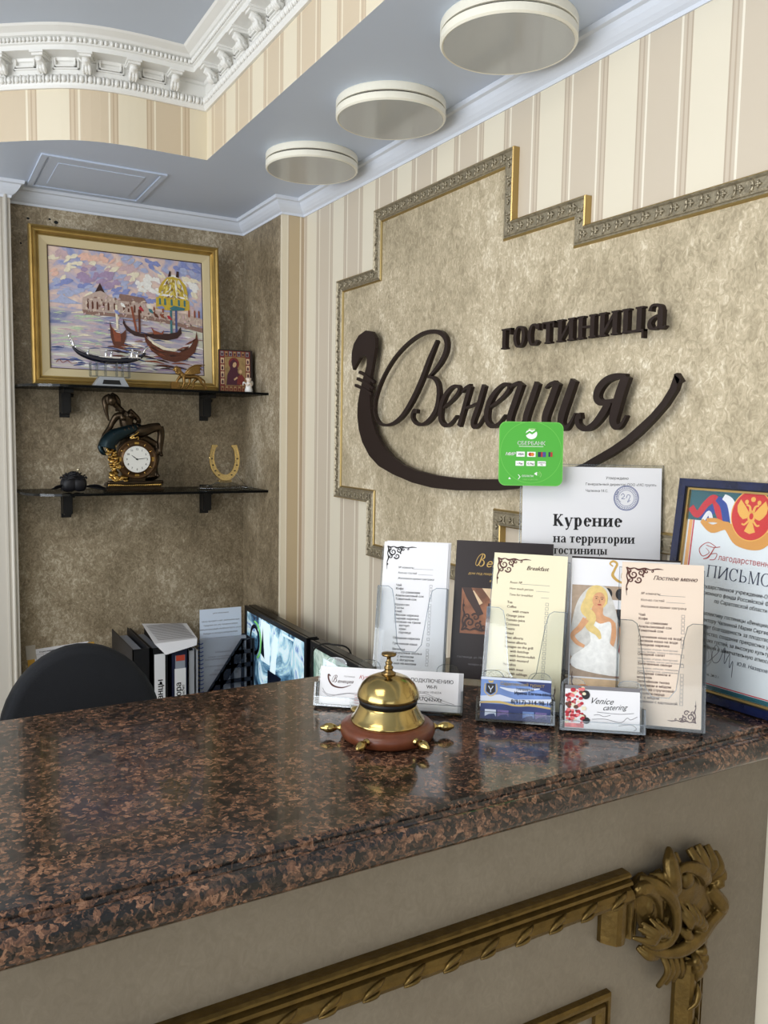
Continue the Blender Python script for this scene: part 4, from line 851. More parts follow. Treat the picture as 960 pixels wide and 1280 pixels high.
m.use('flag_blue').stroke([(.058, FH - .025), (.070, FH - .034), (.078, FH - .056)], [.008, .013, .014], z + .0003); m.use('paper_white').stroke([(.068, FH - .022), (.080, FH - .030), (.090, FH - .056)], [.008, .012, .014], z + .0004)
m.use('paper_white').stroke([(.040, FH - .058), (.048, FH - .046), (.054, FH - .058)], .006, z + .0001); m.use('paper_white').stroke([(.172, FH - .024), (.150, FH - .034), (.138, FH - .058)], [.010, .013, .012], z + .0003); m.use('flag_blue').stroke([(.182, FH - .026), (.162, FH - .038), (.150, FH - .062)], [.010, .013, .012], z + .0002)
m.use('ribbon_gold').stroke([(.038, FH - .058), (.056, FH - .068), (.078, FH - .062), (.098, FH - .080), (.128, FH - .082), (.150, FH - .064), (.170, FH - .070), (.188, FH - .060)], [.006, .012, .012, .015, .015, .012, .012, .006], z + .0005); m.stroke([(.046, FH - .057), (.062, FH - .056), (.080, FH - .062)], .006, z + .0006)
m.use('crest_gold').disc(cx, cy, .0305, .0350, z + .0007, n=40); m.use('crest_red').disc(cx, cy, .0290, .0335, z + .0009, n=40)
m.use('crest_gold'); zz = z + .0011
for s_ in (-1, 1):
    m.poly([(cx + s_ * .004, cy + .004), (cx + s_ * .010, cy + .012), (cx + s_ * .018, cy + .021), (cx + s_ * .022, cy + .012), (cx + s_ * .021, cy + .004), (cx + s_ * .017, cy - .002), (cx + s_ * .012, cy - .006), (cx + s_ * .006, cy - .004)], zz)
    m.stroke([(cx + s_ * .002, cy + .004), (cx + s_ * .004, cy + .012), (cx + s_ * .009, cy + .014)], [.004, .003, .002], zz); m.disc(cx + s_ * .009, cy + .018, .0028, .0032, zz, n=10)
    m.stroke([(cx + s_ * .004, cy - .008), (cx + s_ * .009, cy - .013), (cx + s_ * .013, cy - .012)], [.003, .0025, .002], zz)
m.disc(cx, cy + .022, .0035, .0035, zz, n=10); m.disc(cx, cy - .002, .0055, .009, zz, n=16); m.poly([(cx - .003, cy - .010), (cx + .003, cy - .010), (cx + .008, cy - .022), (cx, cy - .025), (cx - .008, cy - .022)], zz); m.use('crest_red').disc(cx, cy - .001, .003, .0045, zz + .0002, n=12)
m.build('crest_and_ribbon', t)
z = .0046
m = MB().use('ink_red'); m.stroke([(.066, FH - .093), (.052, FH - .088), (.040, FH - .098), (.046, FH - .108), (.056, FH - .102), (.050, FH - .096)], [.0008, .001, .0012, .0012, .0008, .0006], z); m.stroke([(.050, FH - .092), (.062, FH - .094), (.072, FH - .092)], .001, z); m.stroke([(.064, FH - .093), (.056, FH - .108), (.048, FH - .112)], [.001, .0022, .001], z); m.stroke([(.058, FH - .104), (.068, FH - .102), (.066, FH - .110), (.058, FH - .112)], .001, z); m.build('script_initial', t)
text(t, 'ink_red', 'лагодарственное', .0710, FH - .1105, .0112, z, sx=.92)
m = MB().use('ink_navy'); w0 = serif(MB().use('ink_navy'), 'ПИСЬМО', 0, 0, 1, 0); serif(m, 'ПИСЬМО', .056, FH - .136, .098 / w0, z, T=.15, t=.06, slab=.14, gap=.12); m.build('bold_heading', t)
y = FH - .152
for s_ in ('Государственное учреждение-Отделение', 'Пенсионного фонда Российской Федерации', 'по Саратовской области'): text(t, 'ink_black', s_, .112, y, .0074, z, align='CENTER', bold=.01, slant=.1, sx=.88); y -= .0092
y -= .010
for s_ in ('Коллективу гостиницы «Венеция» и', 'директору Чалкиной Марии Сергеевне', 'выражает благодарность за плодотворное', 'сотрудничество, создание прекрасных условий', 'для наших гостей, за высокую культуру', 'обслуживания и замечательную атмосферу'): text(t, 'ink_black', s_, .108, y, .0074, z, align='CENTER', bold=.01, slant=.1, sx=.84); y -= .0092
text(t, 'ink_black', 'Управляющий', .034, .072, .0056, z, slant=.1); text(t, 'ink_black', 'отделением', .034, .064, .0052, z, slant=.1); text(t, 'ink_navy', 'Ю.В. Назаров', .118, .058, .0068, z, bold=.01, slant=.1); text(t, 'ink_black', 'Саратов, 2012 г.', .060, .034, .0048, z)
m = MB().use('ink_navy'); m.stroke([(.074, .052), (.082, .060), (.090, .072), (.084, .078), (.080, .064), (.084, .054), (.092, .058), (.098, .078), (.100, .056), (.106, .070), (.108, .052), (.112, .062), (.113, .040)], .0007, z); m.use('ink_grey')
for r in (.0190, .0178, .0135): m.stroke([(.062 + r * math.cos(a * PI / 14), .060 + r * math.sin(a * PI / 14)) for a in range(28)], .0004, z, closed=True, sub=2)
m.build('signature_and_seal', t)
m = MB().use('picture_glass'); m.rect(.0125, .0125, FW - .0125, FH - .0125, .0075, .0080); m.build('glass', t)

# ------------------------------------------------------------------ business card holders
def card_holder(lab, x, y, yaw, w, tabs, back=13):
    t = thing('card_holder', lab, 'card holder', lean(x, y, yaw, back, ZT), 'clear card holders')
    m = MB().use(G); m.rect(-w / 2, .0015, w / 2, .046, -.0018, 0)
    for c in tabs: m.poly(rrect(c - .014, .040, c + .014, .062, .007), -.0018, 0); 
    m.build('back_plate', t)
    m = MB().use(GE); m.rect(-w / 2, .0, w / 2, .0022, -.002, .017)
    for s_ in (-1, 1): m.rect(s_ * w / 2 - .0012, .0, s_ * w / 2 + .0012, .030, 0, .016)
    for c in tabs: m.stroke([(c - .014, .045), (c - .014, .056), (c - .007, .062), (c + .007, .062), (c + .014, .056), (c + .014, .045)], .0008, 0, .0004, sub=2)
    m.build('ledge', t)
    m = MB().use(G); m.rect(-w / 2, .0, w / 2, .012, .0160, .0172); m.use(GE); m.rect(-w / 2, .0112, w / 2, .0122, .0172, .0176); m.rect(-w / 2, .0, w / 2, .0014, .0172, .0176); m.build('front_lip', t); return t
def card(lab, x, y, yaw, dx, w, h, z, paper='paper_white', name='business_card', back=13, rot=0, group=None):
    M = lean(x, y, yaw, back, ZT) @ Matrix.Translation((dx, .0024, z)) @ Matrix.Rotation(rot, 4, 'Z'); t = thing(name, lab, 'business card', M, group); m = MB().use(paper); m.rect(-w / 2, 0, w / 2, h, 0, .0005); m.build('card', t); return t
hx, hy, hyaw = .536, .918, -39
card_holder('wide clear double card holder behind the bell', hx, hy, hyaw, .194, (-.074, -.028, .076))
t = card('white hotel business card with a brown gondola logo, left of the bell', hx, hy, hyaw, -.0485, .088, .049, .008)
z = .0007; m = MB().use('ink_brown'); m.stroke([(-.030, .036), (-.033, .038), (-.032, .031), (-.026, .024), (-.014, .022), (-.002, .026)], [.001, .0022, .0022, .0024, .0016, .0005], z); script(m, BS, [.04, .08, .1, .08, .04, .04, .04, .04, .05, .08, .08, .05, .03, .06, .09, .08, .04, .05], -.027, .028, .010, z)
m.use('ink_grey'); m.stroke([(-.040, .020), (-.034, .013), (-.020, .012), (-.004, .015), (.012, .013), (.04, .011)], .0006, z); m.stroke([(-.040, .016), (-.030, .010), (-.014, .014), (.006, .016), (.020, .012)], .0005, z); m.build('logo', t)
text(t, 'ink_brown', 'енеция', -.0205, .028, .0062, z, slant=.3, bold=.01); text(t, 'ink_grey', 'гостиница', -.012, .036, .003, z); text(t, 'ink_red', 'Курортная', .008, .035, .007, z, slant=.4); text(t, 'ink_grey', 'ресторан', .014, .029, .003, z)
for i, s_ in enumerate(('ул. Московская, 12', 'тел. (8452) 22-34', 'факс (8452) 22-35', 'hotel@mail.ru')): text(t, 'ink_red', s_, .004, .013 - i * .0035, .003, z)
t = card('white Wi-Fi connection card right of the bell, frontmost of its stack', hx, hy, hyaw, .0470, .090, .050, .0095, name='wifi_card')
text(t, 'ink_black', 'ПОДКЛЮЧЕНИЮ', .010, .036, .0066, z, align='CENTER', bold=.008); text(t, 'ink_black', 'Wi-Fi', .010, .0285, .0062, z, align='CENTER', bold=.015); text(t, 'ink_grey', 'Имя сети: VENEZIA', .006, .0225, .0038, z, align='CENTER'); text(t, 'ink_black', 'guR7Q62vXz', -.014, .0125, .0070, z, bold=.012)
m = MB().use('ink_grey'); m.stroke([(-.02, .018), (0, .022), (.018, .016), (.040, .010)], .0005, z); m.stroke([(-.02, .015), (.004, .019), (.020, .012), (.042, .008)], .0004, z); m.build('wave_lines', t)
for i in (1, 2, 3): card(('white Wi-Fi card directly behind the front one of its stack', 'third white Wi-Fi card of the stack, edge showing at right', 'rearmost white Wi-Fi card of the stack, right edge showing')[i - 1], hx, hy, hyaw, .0470 + .0018 * i, .090, .050, .0095 - .0020 * i, name='wifi_card', group='spare Wi-Fi cards')
bx, by, byaw = .656, .804, -38.8
card_holder('narrow clear card holder in front of the Breakfast menu', bx, by, byaw, .096, (-.030, .030))
P('card_sky', (112, 140, 196), .4, var=.25, vscale=25); P('card_navy', (48, 60, 110), .4, var=.2, vscale=60); P('card_cloud', (208, 216, 232), .45); P('card_gold', (200, 176, 110), .45); P('card_violet', (112, 98, 150), .45, var=.3, vscale=90)
t = card('blue business card with a sky and city photo, in front of the Breakfast menu', bx, by, byaw, 0, .088, .052, .0095, 'card_sky')
m = MB().use('card_navy'); m.rect(-.044, 0, .044, .019, z); m.poly([(.0, .049), (.044, .049), (.044, .036), (.02, .042)], z)
m.use('card_cloud'); m.rect(-.044, .049, .044, .052, z); m.poly([(-.044, .028), (-.02, .031), (.0, .026), (.044, .029), (.044, .024), (-.044, .022)], z + .0001); m.stroke([(-.02, .040), (.0, .037), (.03, .041)], [.001, .005, .001], z + .0001)
m.use('card_gold').stroke([(-.044, .020), (-.02, .0215), (.0, .0185), (.02, .020), (.044, .0175)], [.002, .003, .002, .003, .002], z + .0002)
for i in range(5): m.use(('card_cloud', 'card_violet', 'card_navy', 'card_sky', 'card_violet')[i]).rect(-.038 + i * .0158, .003, -.024 + i * .0158, .0118, z + .0003)
for i in range(5): m.use('card_navy').poly([(-.038 + i * .0158, .003), (-.024 + i * .0158, .003), (-.026 + i * .0158, .007), (-.033 + i * .0158, .006)], z + .0004)
m.use('charcoal_print').poly([(-.037, .044), (-.026, .044), (-.0258, .034), (-.0315, .030), (-.0372, .034)], z + .0003); m.use('card_gold').stroke([(-.0385, .044), (-.039, .034), (-.0315, .0285), (-.024, .034), (-.0245, .044)], .0013, z + .0004); m.poly([(-.034, .045), (-.029, .045), (-.028, .0485), (-.0315, .047), (-.035, .0485)], z + .0004)
m.use('card_cloud').stroke([(-.0345, .041), (-.0315, .037), (-.0285, .041)], .001, z + .0005); m.stroke([(-.0315, .037), (-.0315, .033)], .001, z + .0005); m.build('city_photo', t)
text(t, 'card_gold', 'Саратовский турист', -.020, .043, .0056, z + .0005, bold=.01, slant=.1); text(t, 'ink_navy', 'ТУРФИРМА', .0, .0375, .0040, z + .0005, bold=.02); text(t, 'ink_navy', 'Ирина Евгеньевна', -.002, .0325, .0052, z + .0005, bold=.03); text(t, 'ink_black', '8(917)-314-98-16', -.006, .0210, .0072, z + .0006, bold=.015)
cx_, cy_, cyaw = .731, .729, -37.7
card_holder('narrow clear card holder in front of the bride brochure', cx_, cy_, cyaw, .100, (-.034, .034))
P('berry_red', (170, 38, 52), .4, var=.35, vscale=220); P('berry_pink', (226, 120, 120), .4, var=.25, vscale=180); P('fruit_yellow', (226, 208, 128), .4)
t = card('white Venice catering card with berries at its left end, below the bride brochure', cx_, cy_, cyaw, 0, .090, .052, .0095)
m = MB(); random.seed(3)
for i in range(80):
    x = -.045 + random.random() * (.028 - .006 * random.random()); y = .005 + random.random() * .044
    m.use(random.choice(('berry_red', 'berry_red', 'berry_red', 'berry_pink', 'berry_pink', 'paper_cream', 'brown_print')))
    r = .0014 + random.random() * .0020; m.disc(max(x, -.045 + r), y, r, r * .8, z + i * .00001, n=9)
m.use('charcoal_print'); m.disc(-.020, .041, .005, .0055, z + .0006, n=14); m.disc(-.019, .010, .0045, .004, z + .0006, n=14); m.use('berry_pink').rect(-.045, .001, -.022, .006, z + .0003)
m.use('ink_grey').rect(-.045, .0475, .045, .0520, z); m.build('berry_photo', t)
m = MB().use('ink_black'); z = .0008
text(t, 'ink_black', 'Venice', -.016, .031, .0105, z, slant=.55); text(t, 'ink_black', 'catering', .000, .0235, .0090, z, slant=.55, tilt=.08)
m.use('ink_grey')
for p in ([(-.006, .021), (.020, .020), (.038, .022)], [(-.010, .017), (-.004, .018), (.002, .016), (.010, .018)], [(-.012, .012), (.004, .013), (.022, .010), (.030, .016), (.034, .014), (.042, .018)], [(.020, .006), (.034, .008), (.041, .004), (.038, .001)]): m.stroke(p, .0006, z)
m.build('handwritten_title', t)
# ------------------------------------------------------------------ niche: glass shelves on black clip brackets
def shelf(lab, zt, tilt=0):
    t = thing('glass_shelf', lab, 'shelf', (.59, YB, EYE + zt), 'glass shelves in the niche')
    m = MB().use('smoked_glass'); a = [(-.336, -.001), (-.336, -.06)] + [(-.226 + .110 * math.cos(R(q)), -.105 + .112 * math.sin(R(q))) for q in range(180, 271, 10)] + [(.341, -.217), (.341, -.001)]
    m.poly(a, -.007, 0); m.use('rubber_black').stroke([(x + .001, y + .001) for x, y in a[1:-1]] , .002, -.0068, -.0002, smooth=False); m.build('glass', t)
    for x in (-.203, .210):
        m = MB().use('bracket_black'); m.box((x - .014, -.002, -.085), (x + .014, -.0005 + 0, .006)); m.box((x - .013, -.040, -.074), (x + .013, -.002, -.010), .003)
        m.box((x - .013, -.085, -.016), (x + .013, -.002, -.0075)); m.box((x - .011, -.060, .0005), (x + .011, -.002, .006), .002)
        m.tube([(x + .014, -.012, -.020), (x + .024, -.014, -.022)], .005, 8); m.build('bracket', t)
    return t
shelf('upper smoked glass shelf of the niche, carrying the painting', .1195)
shelf('lower smoked glass shelf of the niche, carrying the clock', -.172)
# ------------------------------------------------------------------ painting of a lagoon with gondolas
P0 = Vector((.286, 2.492, .1205)); PB = R(2.2)
pt = thing('painting', 'oil painting of gondolas on a lagoon in a wide gold frame on the upper shelf', 'painting', basis((.560, 2.485, EYE + .1205), (1, 0, 0), (0, math.sin(R(4)), math.cos(R(4))), (0, -math.cos(R(4)), math.sin(R(4)))))
pw, ph = .534, .436; fw = .026; lw = .026
def miter(mb, x0, y0, x1, y1, prof):
    """picture frame: profile (inset, height) round a rectangle"""
    for j in range(len(prof) - 1):
        (a, za_), (b, zb_) = prof[j], prof[j + 1]
        v = [(x0 + a, y0 + a, za_), (x1 - a, y0 + a, za_), (x1 - a, y1 - a, za_), (x0 + a, y1 - a, za_), (x0 + b, y0 + b, zb_), (x1 - b, y0 + b, zb_), (x1 - b, y1 - b, zb_), (x0 + b, y1 - b, zb_)]
        mb.add(v, [(i, (i + 1) % 4, 4 + (i + 1) % 4, 4 + i) for i in range(4)], False)
m = MB().use('frame_gold'); miter(m, -pw / 2, 0, pw / 2, ph, [(0, 0), (0, .024), (.002, .027), (.006, .028), (.009, .025), (.011, .024), (.013, .026), (.017, .025), (.021, .018), (.024, .016), (.026, .016)]); m.build('gold_frame', pt)
m = MB().use('liner_beige'); miter(m, -pw / 2 + .026, .026, pw / 2 - .026, ph - .026, [(0, .0155), (.020, .012), (.022, .010)]); m.use('photo_dark'); miter(m, -pw / 2 + .048, .048, pw / 2 - .048, ph - .048, [(0, .010), (.002, .0095), (.002, .006)]); m.build('liner', pt)
CX0, CY0, CW, CH = -pw / 2 + .050, .050, pw - .100, ph - .100
def paintsky():
    def bld(nt):
        g = nt.nodes.new('ShaderNodeNewGeometry'); mp = nd(nt, 'ShaderNodeMapping'); mp.inputs['Scale'].default_value = (1, 1, 1.5); mp.inputs['Rotation'].default_value = (0, .5, 0); nt.links.new(g.outputs['Position'], mp.inputs[0])
        a = nd(nt, 'ShaderNodeTexNoise', Scale=9.0, Detail=5.0, Roughness=.6, Distortion=1.2); nt.links.new(mp.outputs[0], a.inputs['Vector']); return a.outputs['Fac']
    ramp_mat('painted_sky', [(.32, (140, 150, 196)), (.42, (168, 172, 206)), (.50, (214, 190, 186)), (.57, (232, 206, 190)), (.66, (236, 230, 216))], bld, rough=.4, bump=.5)
    def bld2(nt):
        g = nt.nodes.new('ShaderNodeNewGeometry'); mp = nd(nt, 'ShaderNodeMapping'); mp.inputs['Scale'].default_value = (1, 1, 4); nt.links.new(g.outputs['Position'], mp.inputs[0])
        a = nd(nt, 'ShaderNodeTexNoise', Scale=9.0, Detail=6.0, Roughness=.65, Distortion=.8); nt.links.new(mp.outputs[0], a.inputs['Vector']); return a.outputs['Fac']
    ramp_mat('painted_water', [(.32, (112, 122, 164)), (.43, (164, 164, 184)), (.52, (196, 180, 188)), (.60, (204, 204, 184)), (.7, (222, 222, 206))], bld2, rough=.4, bump=.5)
paintsky()
for n_, c in (('oil_peach', (232, 190, 172)), ('oil_cream', (236, 226, 200)), ('oil_blue', (136, 146, 198)), ('oil_deep_blue', (70, 84, 132)), ('oil_white', (240, 238, 232)), ('oil_pink', (204, 176, 180)), ('oil_green', (190, 208, 178)), ('oil_gold', (200, 172, 60)), ('oil_gold_light', (232, 214, 116)), ('oil_teal', (64, 116, 124)), ('oil_brown', (96, 52, 36)), ('oil_dark', (58, 34, 32)), ('oil_rust', (142, 76, 52)), ('oil_stone', (190, 168, 156)), ('oil_stone_dark', (142, 112, 100)), ('oil_red', (178, 52, 60)), ('oil_mauve', (168, 146, 176)), ('oil_sky', (172, 180, 210)), ('oil_stone_light', (214, 196, 180))): P(n_, c, .4, var=.12, vscale=160)
def cv(u, v): return (CX0 + u * CW, CY0 + v * CH)
m = MB().use('painted_water'); m.rect(*cv(0, 0), *cv(1, .52), .006, .007); m.use('painted_sky').rect(*cv(0, .50), *cv(1, 1), .006, .0071); m.build('canvas', pt)
random.seed(11); z = .0073
def br(mb, col, u, v, L, w, ang, j=0):
    a = R(ang); dx, dy = math.cos(a) * L / 2, math.sin(a) * L / 2; p0, p1 = cv(u - dx, v - dy), cv(u + dx, v + dy); pm = cv(u + dy * .15, v + dx * .12)
    mb.use(col).stroke([p0, pm, p1], [w * CW * .3, w * CW, w * CW * .25], z + j, z + j + .0008, sub=3)
m = MB()
for i in range(240):
    u = random.random() * .94 + .03; v = .60 + random.random() * .37; k = noise.noise((u * 3.2, v * 4.5, 2.0)); left = u < .45 and v > .74 - u * .1
    if left: c = 'oil_peach' if k > .05 else 'oil_cream' if k > -.12 else 'oil_pink' if k > -.25 else 'oil_mauve'
    else: c = 'oil_white' if k > .24 else 'oil_cream' if k > .14 else 'oil_pink' if k > .06 else 'oil_sky' if k > -.14 else 'oil_blue'
    br(m, c, u, v, .035 + random.random() * .045, .018 + random.random() * .020, (30 if u < .6 else -35) + random.uniform(-22, 22), random.random() * .0004)
m.build('sky_brushwork', pt)
m = MB()
for i in range(190):
    u = random.random() * .96 + .02; v = random.random() * .46 + .02
    if u < .35 and v > .18: c = random.choice(('oil_green', 'oil_cream', 'oil_pink', 'oil_green'))
    elif v < .2: c = random.choice(('oil_deep_blue', 'oil_white', 'oil_mauve', 'oil_blue', 'oil_deep_blue', 'oil_white'))
    else: c = random.choice(('oil_pink', 'oil_mauve', 'oil_cream', 'oil_stone_dark', 'oil_deep_blue', 'oil_white'))
    br(m, c, u, v, .04 + random.random() * .09, .005 + random.random() * .009, random.uniform(-10, 8), random.random() * .0004)
m.build('water_brushwork', pt)
m = MB(); z = .0079
def pg(col, pts, j=0): m.use(col).poly([cv(*p) for p in pts], z + j, z + j + .0006)
pg('oil_sky', [(.0, .55), (.03, .56), (.05, .575), (.08, .62), (.09, .60), (.13, .575), (.20, .545), (.10, .535), (.0, .54)])
pg('oil_stone', [(.20, .48), (.205, .60), (.25, .63), (.29, .66), (.315, .735), (.34, .66), (.37, .63), (.43, .61), (.44, .64), (.60, .62), (.62, .56), (.70, .54), (.88, .54), (1, .50), (1, .44), (.6, .48), (.4, .50)])
pg('oil_stone_dark', [(.20, .50), (.21, .46), (.35, .46), (.60, .46), (.8, .43), (1, .38), (1, .42), (.8, .46), (.6, .49), (.3, .49)], .0003)
pg('oil_stone_dark', [(.43, .60), (.44, .66), (.60, .645), (.62, .60)], .0003)
for x in (.23, .26, .29, .33, .36, .40, .46, .49, .53, .57, .66, .72, .90, .94, .97): pg('oil_brown' if x < .6 else 'oil_rust', [(x, .51), (x + .011, .51), (x + .011, .565), (x + .004, .58), (x, .565)], .0006)
pg('oil_dark', [(.283, .655), (.315, .735), (.345, .655), (.32, .67)], .0006)
pg('oil_gold', [(.68, .56), (.68, .66), (.70, .67), (.70, .74), (.725, .80), (.76, .845), (.80, .855), (.85, .84), (.885, .79), (.90, .72), (.895, .66), (.91, .65), (.91, .57), (.80, .555)], .0003)
for a in range(7): m.use('oil_gold_light' if a % 2 else 'oil_white').stroke([cv(.72 + a * .026, .69), cv(.735 + a * .021, .76), cv(.765 + a * .012, .83)], [.003, .006, .002], z + .0009, z + .0013)
pg('oil_white', [(.69, .68), (.90, .665), (.90, .68), (.69, .70)], .0008); pg('oil_dark', [(.765, .85), (.775, .90), (.785, .90), (.785, .855)], .0008); pg('oil_dark', [(.82, .855), (.825, .905), (.84, .905), (.84, .85)], .0008)
for x in (.70, .735, .78, .83, .87): pg('oil_teal', [(x, .60), (x + .014, .60), (x + .012, .655), (x, .655)], .0008)
pg('oil_teal', [(.77, .575), (.80, .60), (.88, .585), (.87, .565), (.79, .555)], .0010); pg('oil_blue', [(.68, .575), (.72, .59), (.74, .57), (.70, .56)], .0010)
for u, v, c in ((.46, .565, 'oil_white'), (.58, .545, 'oil_red'), (.645, .535, 'oil_teal'), (.42, .50, 'oil_blue'), (.68, .50, 'oil_brown'), (.72, .50, 'oil_rust'), (.77, .49, 'oil_red')): br(m, c, u, v, .045, .022, -50, .001)
for u0, v0, u1, v1, c in ((.415, .56, .42, .36, 'oil_cream'), (.515, .56, .545, .34, 'oil_rust'), (.565, .54, .565, .34, 'oil_brown'), (.78, .56, .78, .33, 'oil_teal'), (.815, .56, .815, .36, 'oil_deep_blue')): m.use(c).stroke([cv(u0, v0), cv(u1, v1)], .006, z + .001, z + .0016)
pg('oil_brown', [(.37, .42), (.385, .36), (.40, .33), (.43, .31), (.455, .33), (.475, .36), (.475, .29), (.455, .22), (.42, .20), (.39, .22), (.375, .29)], .0012); pg('oil_rust', [(.385, .37), (.41, .33), (.44, .32), (.44, .25), (.40, .25)], .0014)
pg('oil_dark', [(.46, .45), (.475, .40), (.51, .36), (.57, .335), (.66, .335), (.60, .30), (.53, .31), (.48, .35), (.455, .41)], .0012)
pg('oil_dark', [(.60, .325), (.68, .345), (.76, .35), (.82, .37), (.845, .42), (.85, .36), (.82, .315), (.75, .29), (.66, .295)], .0012); pg('oil_rust', [(.64, .40), (.66, .37), (.71, .35), (.73, .38), (.72, .34), (.66, .335)], .0014)
pg('oil_brown', [(.595, .345), (.615, .29), (.67, .24), (.74, .20), (.83, .19), (.90, .235), (.945, .32), (.955, .39), (.965, .30), (.94, .20), (.88, .13), (.80, .10), (.72, .12), (.64, .19), (.60, .27)], .0014)
pg('oil_cream', [(.615, .315), (.66, .265), (.74, .225), (.82, .215), (.80, .195), (.72, .205), (.65, .25)], .0017)
for q in ((.42, .16, 'oil_dark'), (.44, .12, 'oil_brown'), (.66, .09, 'oil_rust'), (.74, .06, 'oil_brown'), (.82, .05, 'oil_dark'), (.60, .13, 'oil_dark')): br(m, q[2], q[0], q[1], .13, .014, -6, .001)
m.use('oil_rust').stroke([cv(.03, .045), cv(.05, .07), (cv(.07, .045)), cv(.10, .065), cv(.12, .045), cv(.16, .05)], .0016, z + .001, z + .0014)
random.seed(21)
for i in range(120):
    u = .21 + random.random() * .77; v = .45 + random.random() * (.17 if u < .62 else .09); v -= max(0, u - .6) * .08
    br(m, random.choice(('oil_stone', 'oil_stone_light', 'oil_stone_dark', 'oil_stone_light', 'oil_pink')), u, v, .016 + random.random() * .02, .008 + random.random() * .008, random.choice((85, 95, 60, 5)), .0007)
for i in range(70):
    a = random.random() * PI; r = random.random() ** .5; u, v = .80 + .092 * r * math.cos(a), .665 + .155 * r * math.sin(a)
    br(m, random.choice(('oil_gold', 'oil_gold_light', 'oil_gold_light', 'oil_cream', 'oil_gold', 'oil_stone_dark')), u, v, .018 + random.random() * .022, .007 + random.random() * .006, 90 + 40 * math.cos(a) + random.uniform(-20, 20), .0014)
for i in range(46):
    u = .38 + random.random() * .58; v = .02 + random.random() * .22
    br(m, random.choice(('oil_dark', 'oil_brown', 'oil_deep_blue', 'oil_white', 'oil_rust', 'oil_mauve', 'oil_deep_blue')), u, v, .05 + random.random() * .07, .006 + random.random() * .007, random.uniform(-14, 4), .0005)
for i in range(30):
    f = random.random(); u = .62 + f * .32; v = .285 - .13 * math.sin(PI * (f * .85 + .1)) + .06 * f * f + random.uniform(-.03, .02)
    br(m, random.choice(('oil_dark', 'oil_brown', 'oil_rust', 'oil_brown')), u, v, .04 + random.random() * .03, .008, -35 + 80 * f, .0020)
m.build('harbour_scene', pt)
# ------------------------------------------------------------------ small things on the upper shelf
zs = EYE + .1195; ys = 2.385
P('silver', (214, 214, 218), .2, .9); P('hull_black', (16, 18, 34), .2, coat=.5); P('grey_plastic', (168, 172, 178), .35, .3); P('figure_gold', (142, 110, 62), .32, .85, bump=.3, bscale=300)
t = thing('gondola_figurine', 'silver and black model gondola on a clear block with a silver foot, before the painting', 'figurine', (.482, ys, zs))
m = MB().use('grey_plastic'); m.add([(-.048, -.02, 0), (.048, -.02, 0), (.048, .02, 0), (-.048, .02, 0), (-.03, -.014, .026), (.034, -.014, .026), (.034, .014, .026), (-.03, .014, .026)], [(0, 3, 2, 1), (4, 5, 6, 7), (0, 1, 5, 4), (1, 2, 6, 5), (2, 3, 7, 6), (3, 0, 4, 7)], False); m.use('rubber_black').add([(-.024, -.0195, .006), (.026, -.0195, .006), (.022, -.0165, .018), (-.020, -.0165, .018)], [(0, 1, 2, 3)]); m.build('foot', t)
m = MB().use(G); m.box((-.052, -.012, .028), (.052, .012, .066)); m.use(GE)
for x in (-.052, -.035, -.012, .018, .034, .052): m.box((x - .0012, -.0125, .028), (x + .0012, .0125, .066))
m.box((-.052, -.0125, .0255), (.052, .0125, .0285)); m.build('clear_block', t)
m = MB().use('hull_black'); m.tube([(-.098, 0, .104), (-.080, 0, .088), (-.045, 0, .076), (0, 0, .071), (.045, 0, .074), (.080, 0, .084), (.098, 0, .098)], [.002, .006, .008, .009, .008, .006, .002], 10, flat=.8, up=(0, 1, 0)); m.build('hull', t)
m = MB().use('silver'); m.tube([(-.094, -.001, .104), (-.098, 0, .120), (-.106, 0, .132), (-.100, 0, .138)], [.003, .003, .004, .002], 8); m.tube([(.092, 0, .098), (.098, 0, .110), (.108, 0, .116)], [.003, .0035, .002], 8)
for k in range(4): m.ball((-.098 - k * .002, 0, .110 + k * .007), .0035, 8, 6)
for x, h_ in ((-.058, .012), (-.010, .016), (.004, .012), (.060, .022), (.074, .016)): m.tube([(x, 0, .078), (x, 0, .082 + h_ * .6), (x + .002, 0, .080 + h_)], [.005, .004, .0025], 8); m.ball((x + .002, 0, .083 + h_), .0032, 8, 6)
m.box((-.03, -.006, .078), (.03, .006, .083), .002); m.box((.05, -.005, .080), (.085, .005, .087), .002); m.tube([(-.092, 0, .1045), (-.05, 0, .086), (0, 0, .0815), (.05, 0, .0845), (.092, 0, .099)], .0022, 6); m.build('silver_fittings', t)
t = thing('lion_figurine', 'small gold winged lion with a book, before the right end of the painting', 'figurine', (.700, ys, zs))
m = MB().use('figure_gold'); s = .00055
def L(x, y, d=0): return ((x - 760) * s, d, (372 - y) * s)
m.tube([L(828, 312), L(800, 300), (L(765, 302)), L(738, 300), L(722, 285)], [.0065, .0065, .006, .0085, .007], 10); m.tube([L(722, 288), L(706, 268)], [.0075, .007], 10); m.ball(L(700, 264), .0085, 12, 8); m.ball(L(687, 269, -.002), .0045, 8, 6)
for x0, y0, pts, d in ((735, 305, [(737, 335), (732, 352), (726, 364)], -.006), (725, 300, [(708, 320), (700, 338), (695, 342)], .004), (822, 312, [(832, 335), (845, 348), (858, 366)], -.006), (812, 310, [(792, 330), (795, 350), (784, 364)], .006), (775, 300, [(772, 330), (762, 350), (752, 364)], .006)): m.tube([L(x0, y0, d)] + [L(a, b, d) for a, b in pts], [.0052, .0038, .0026, .0034], 8)
m.tube([L(832, 308), L(850, 322), L(852, 345), L(862, 356)], [.003, .0025, .002, .004], 6)
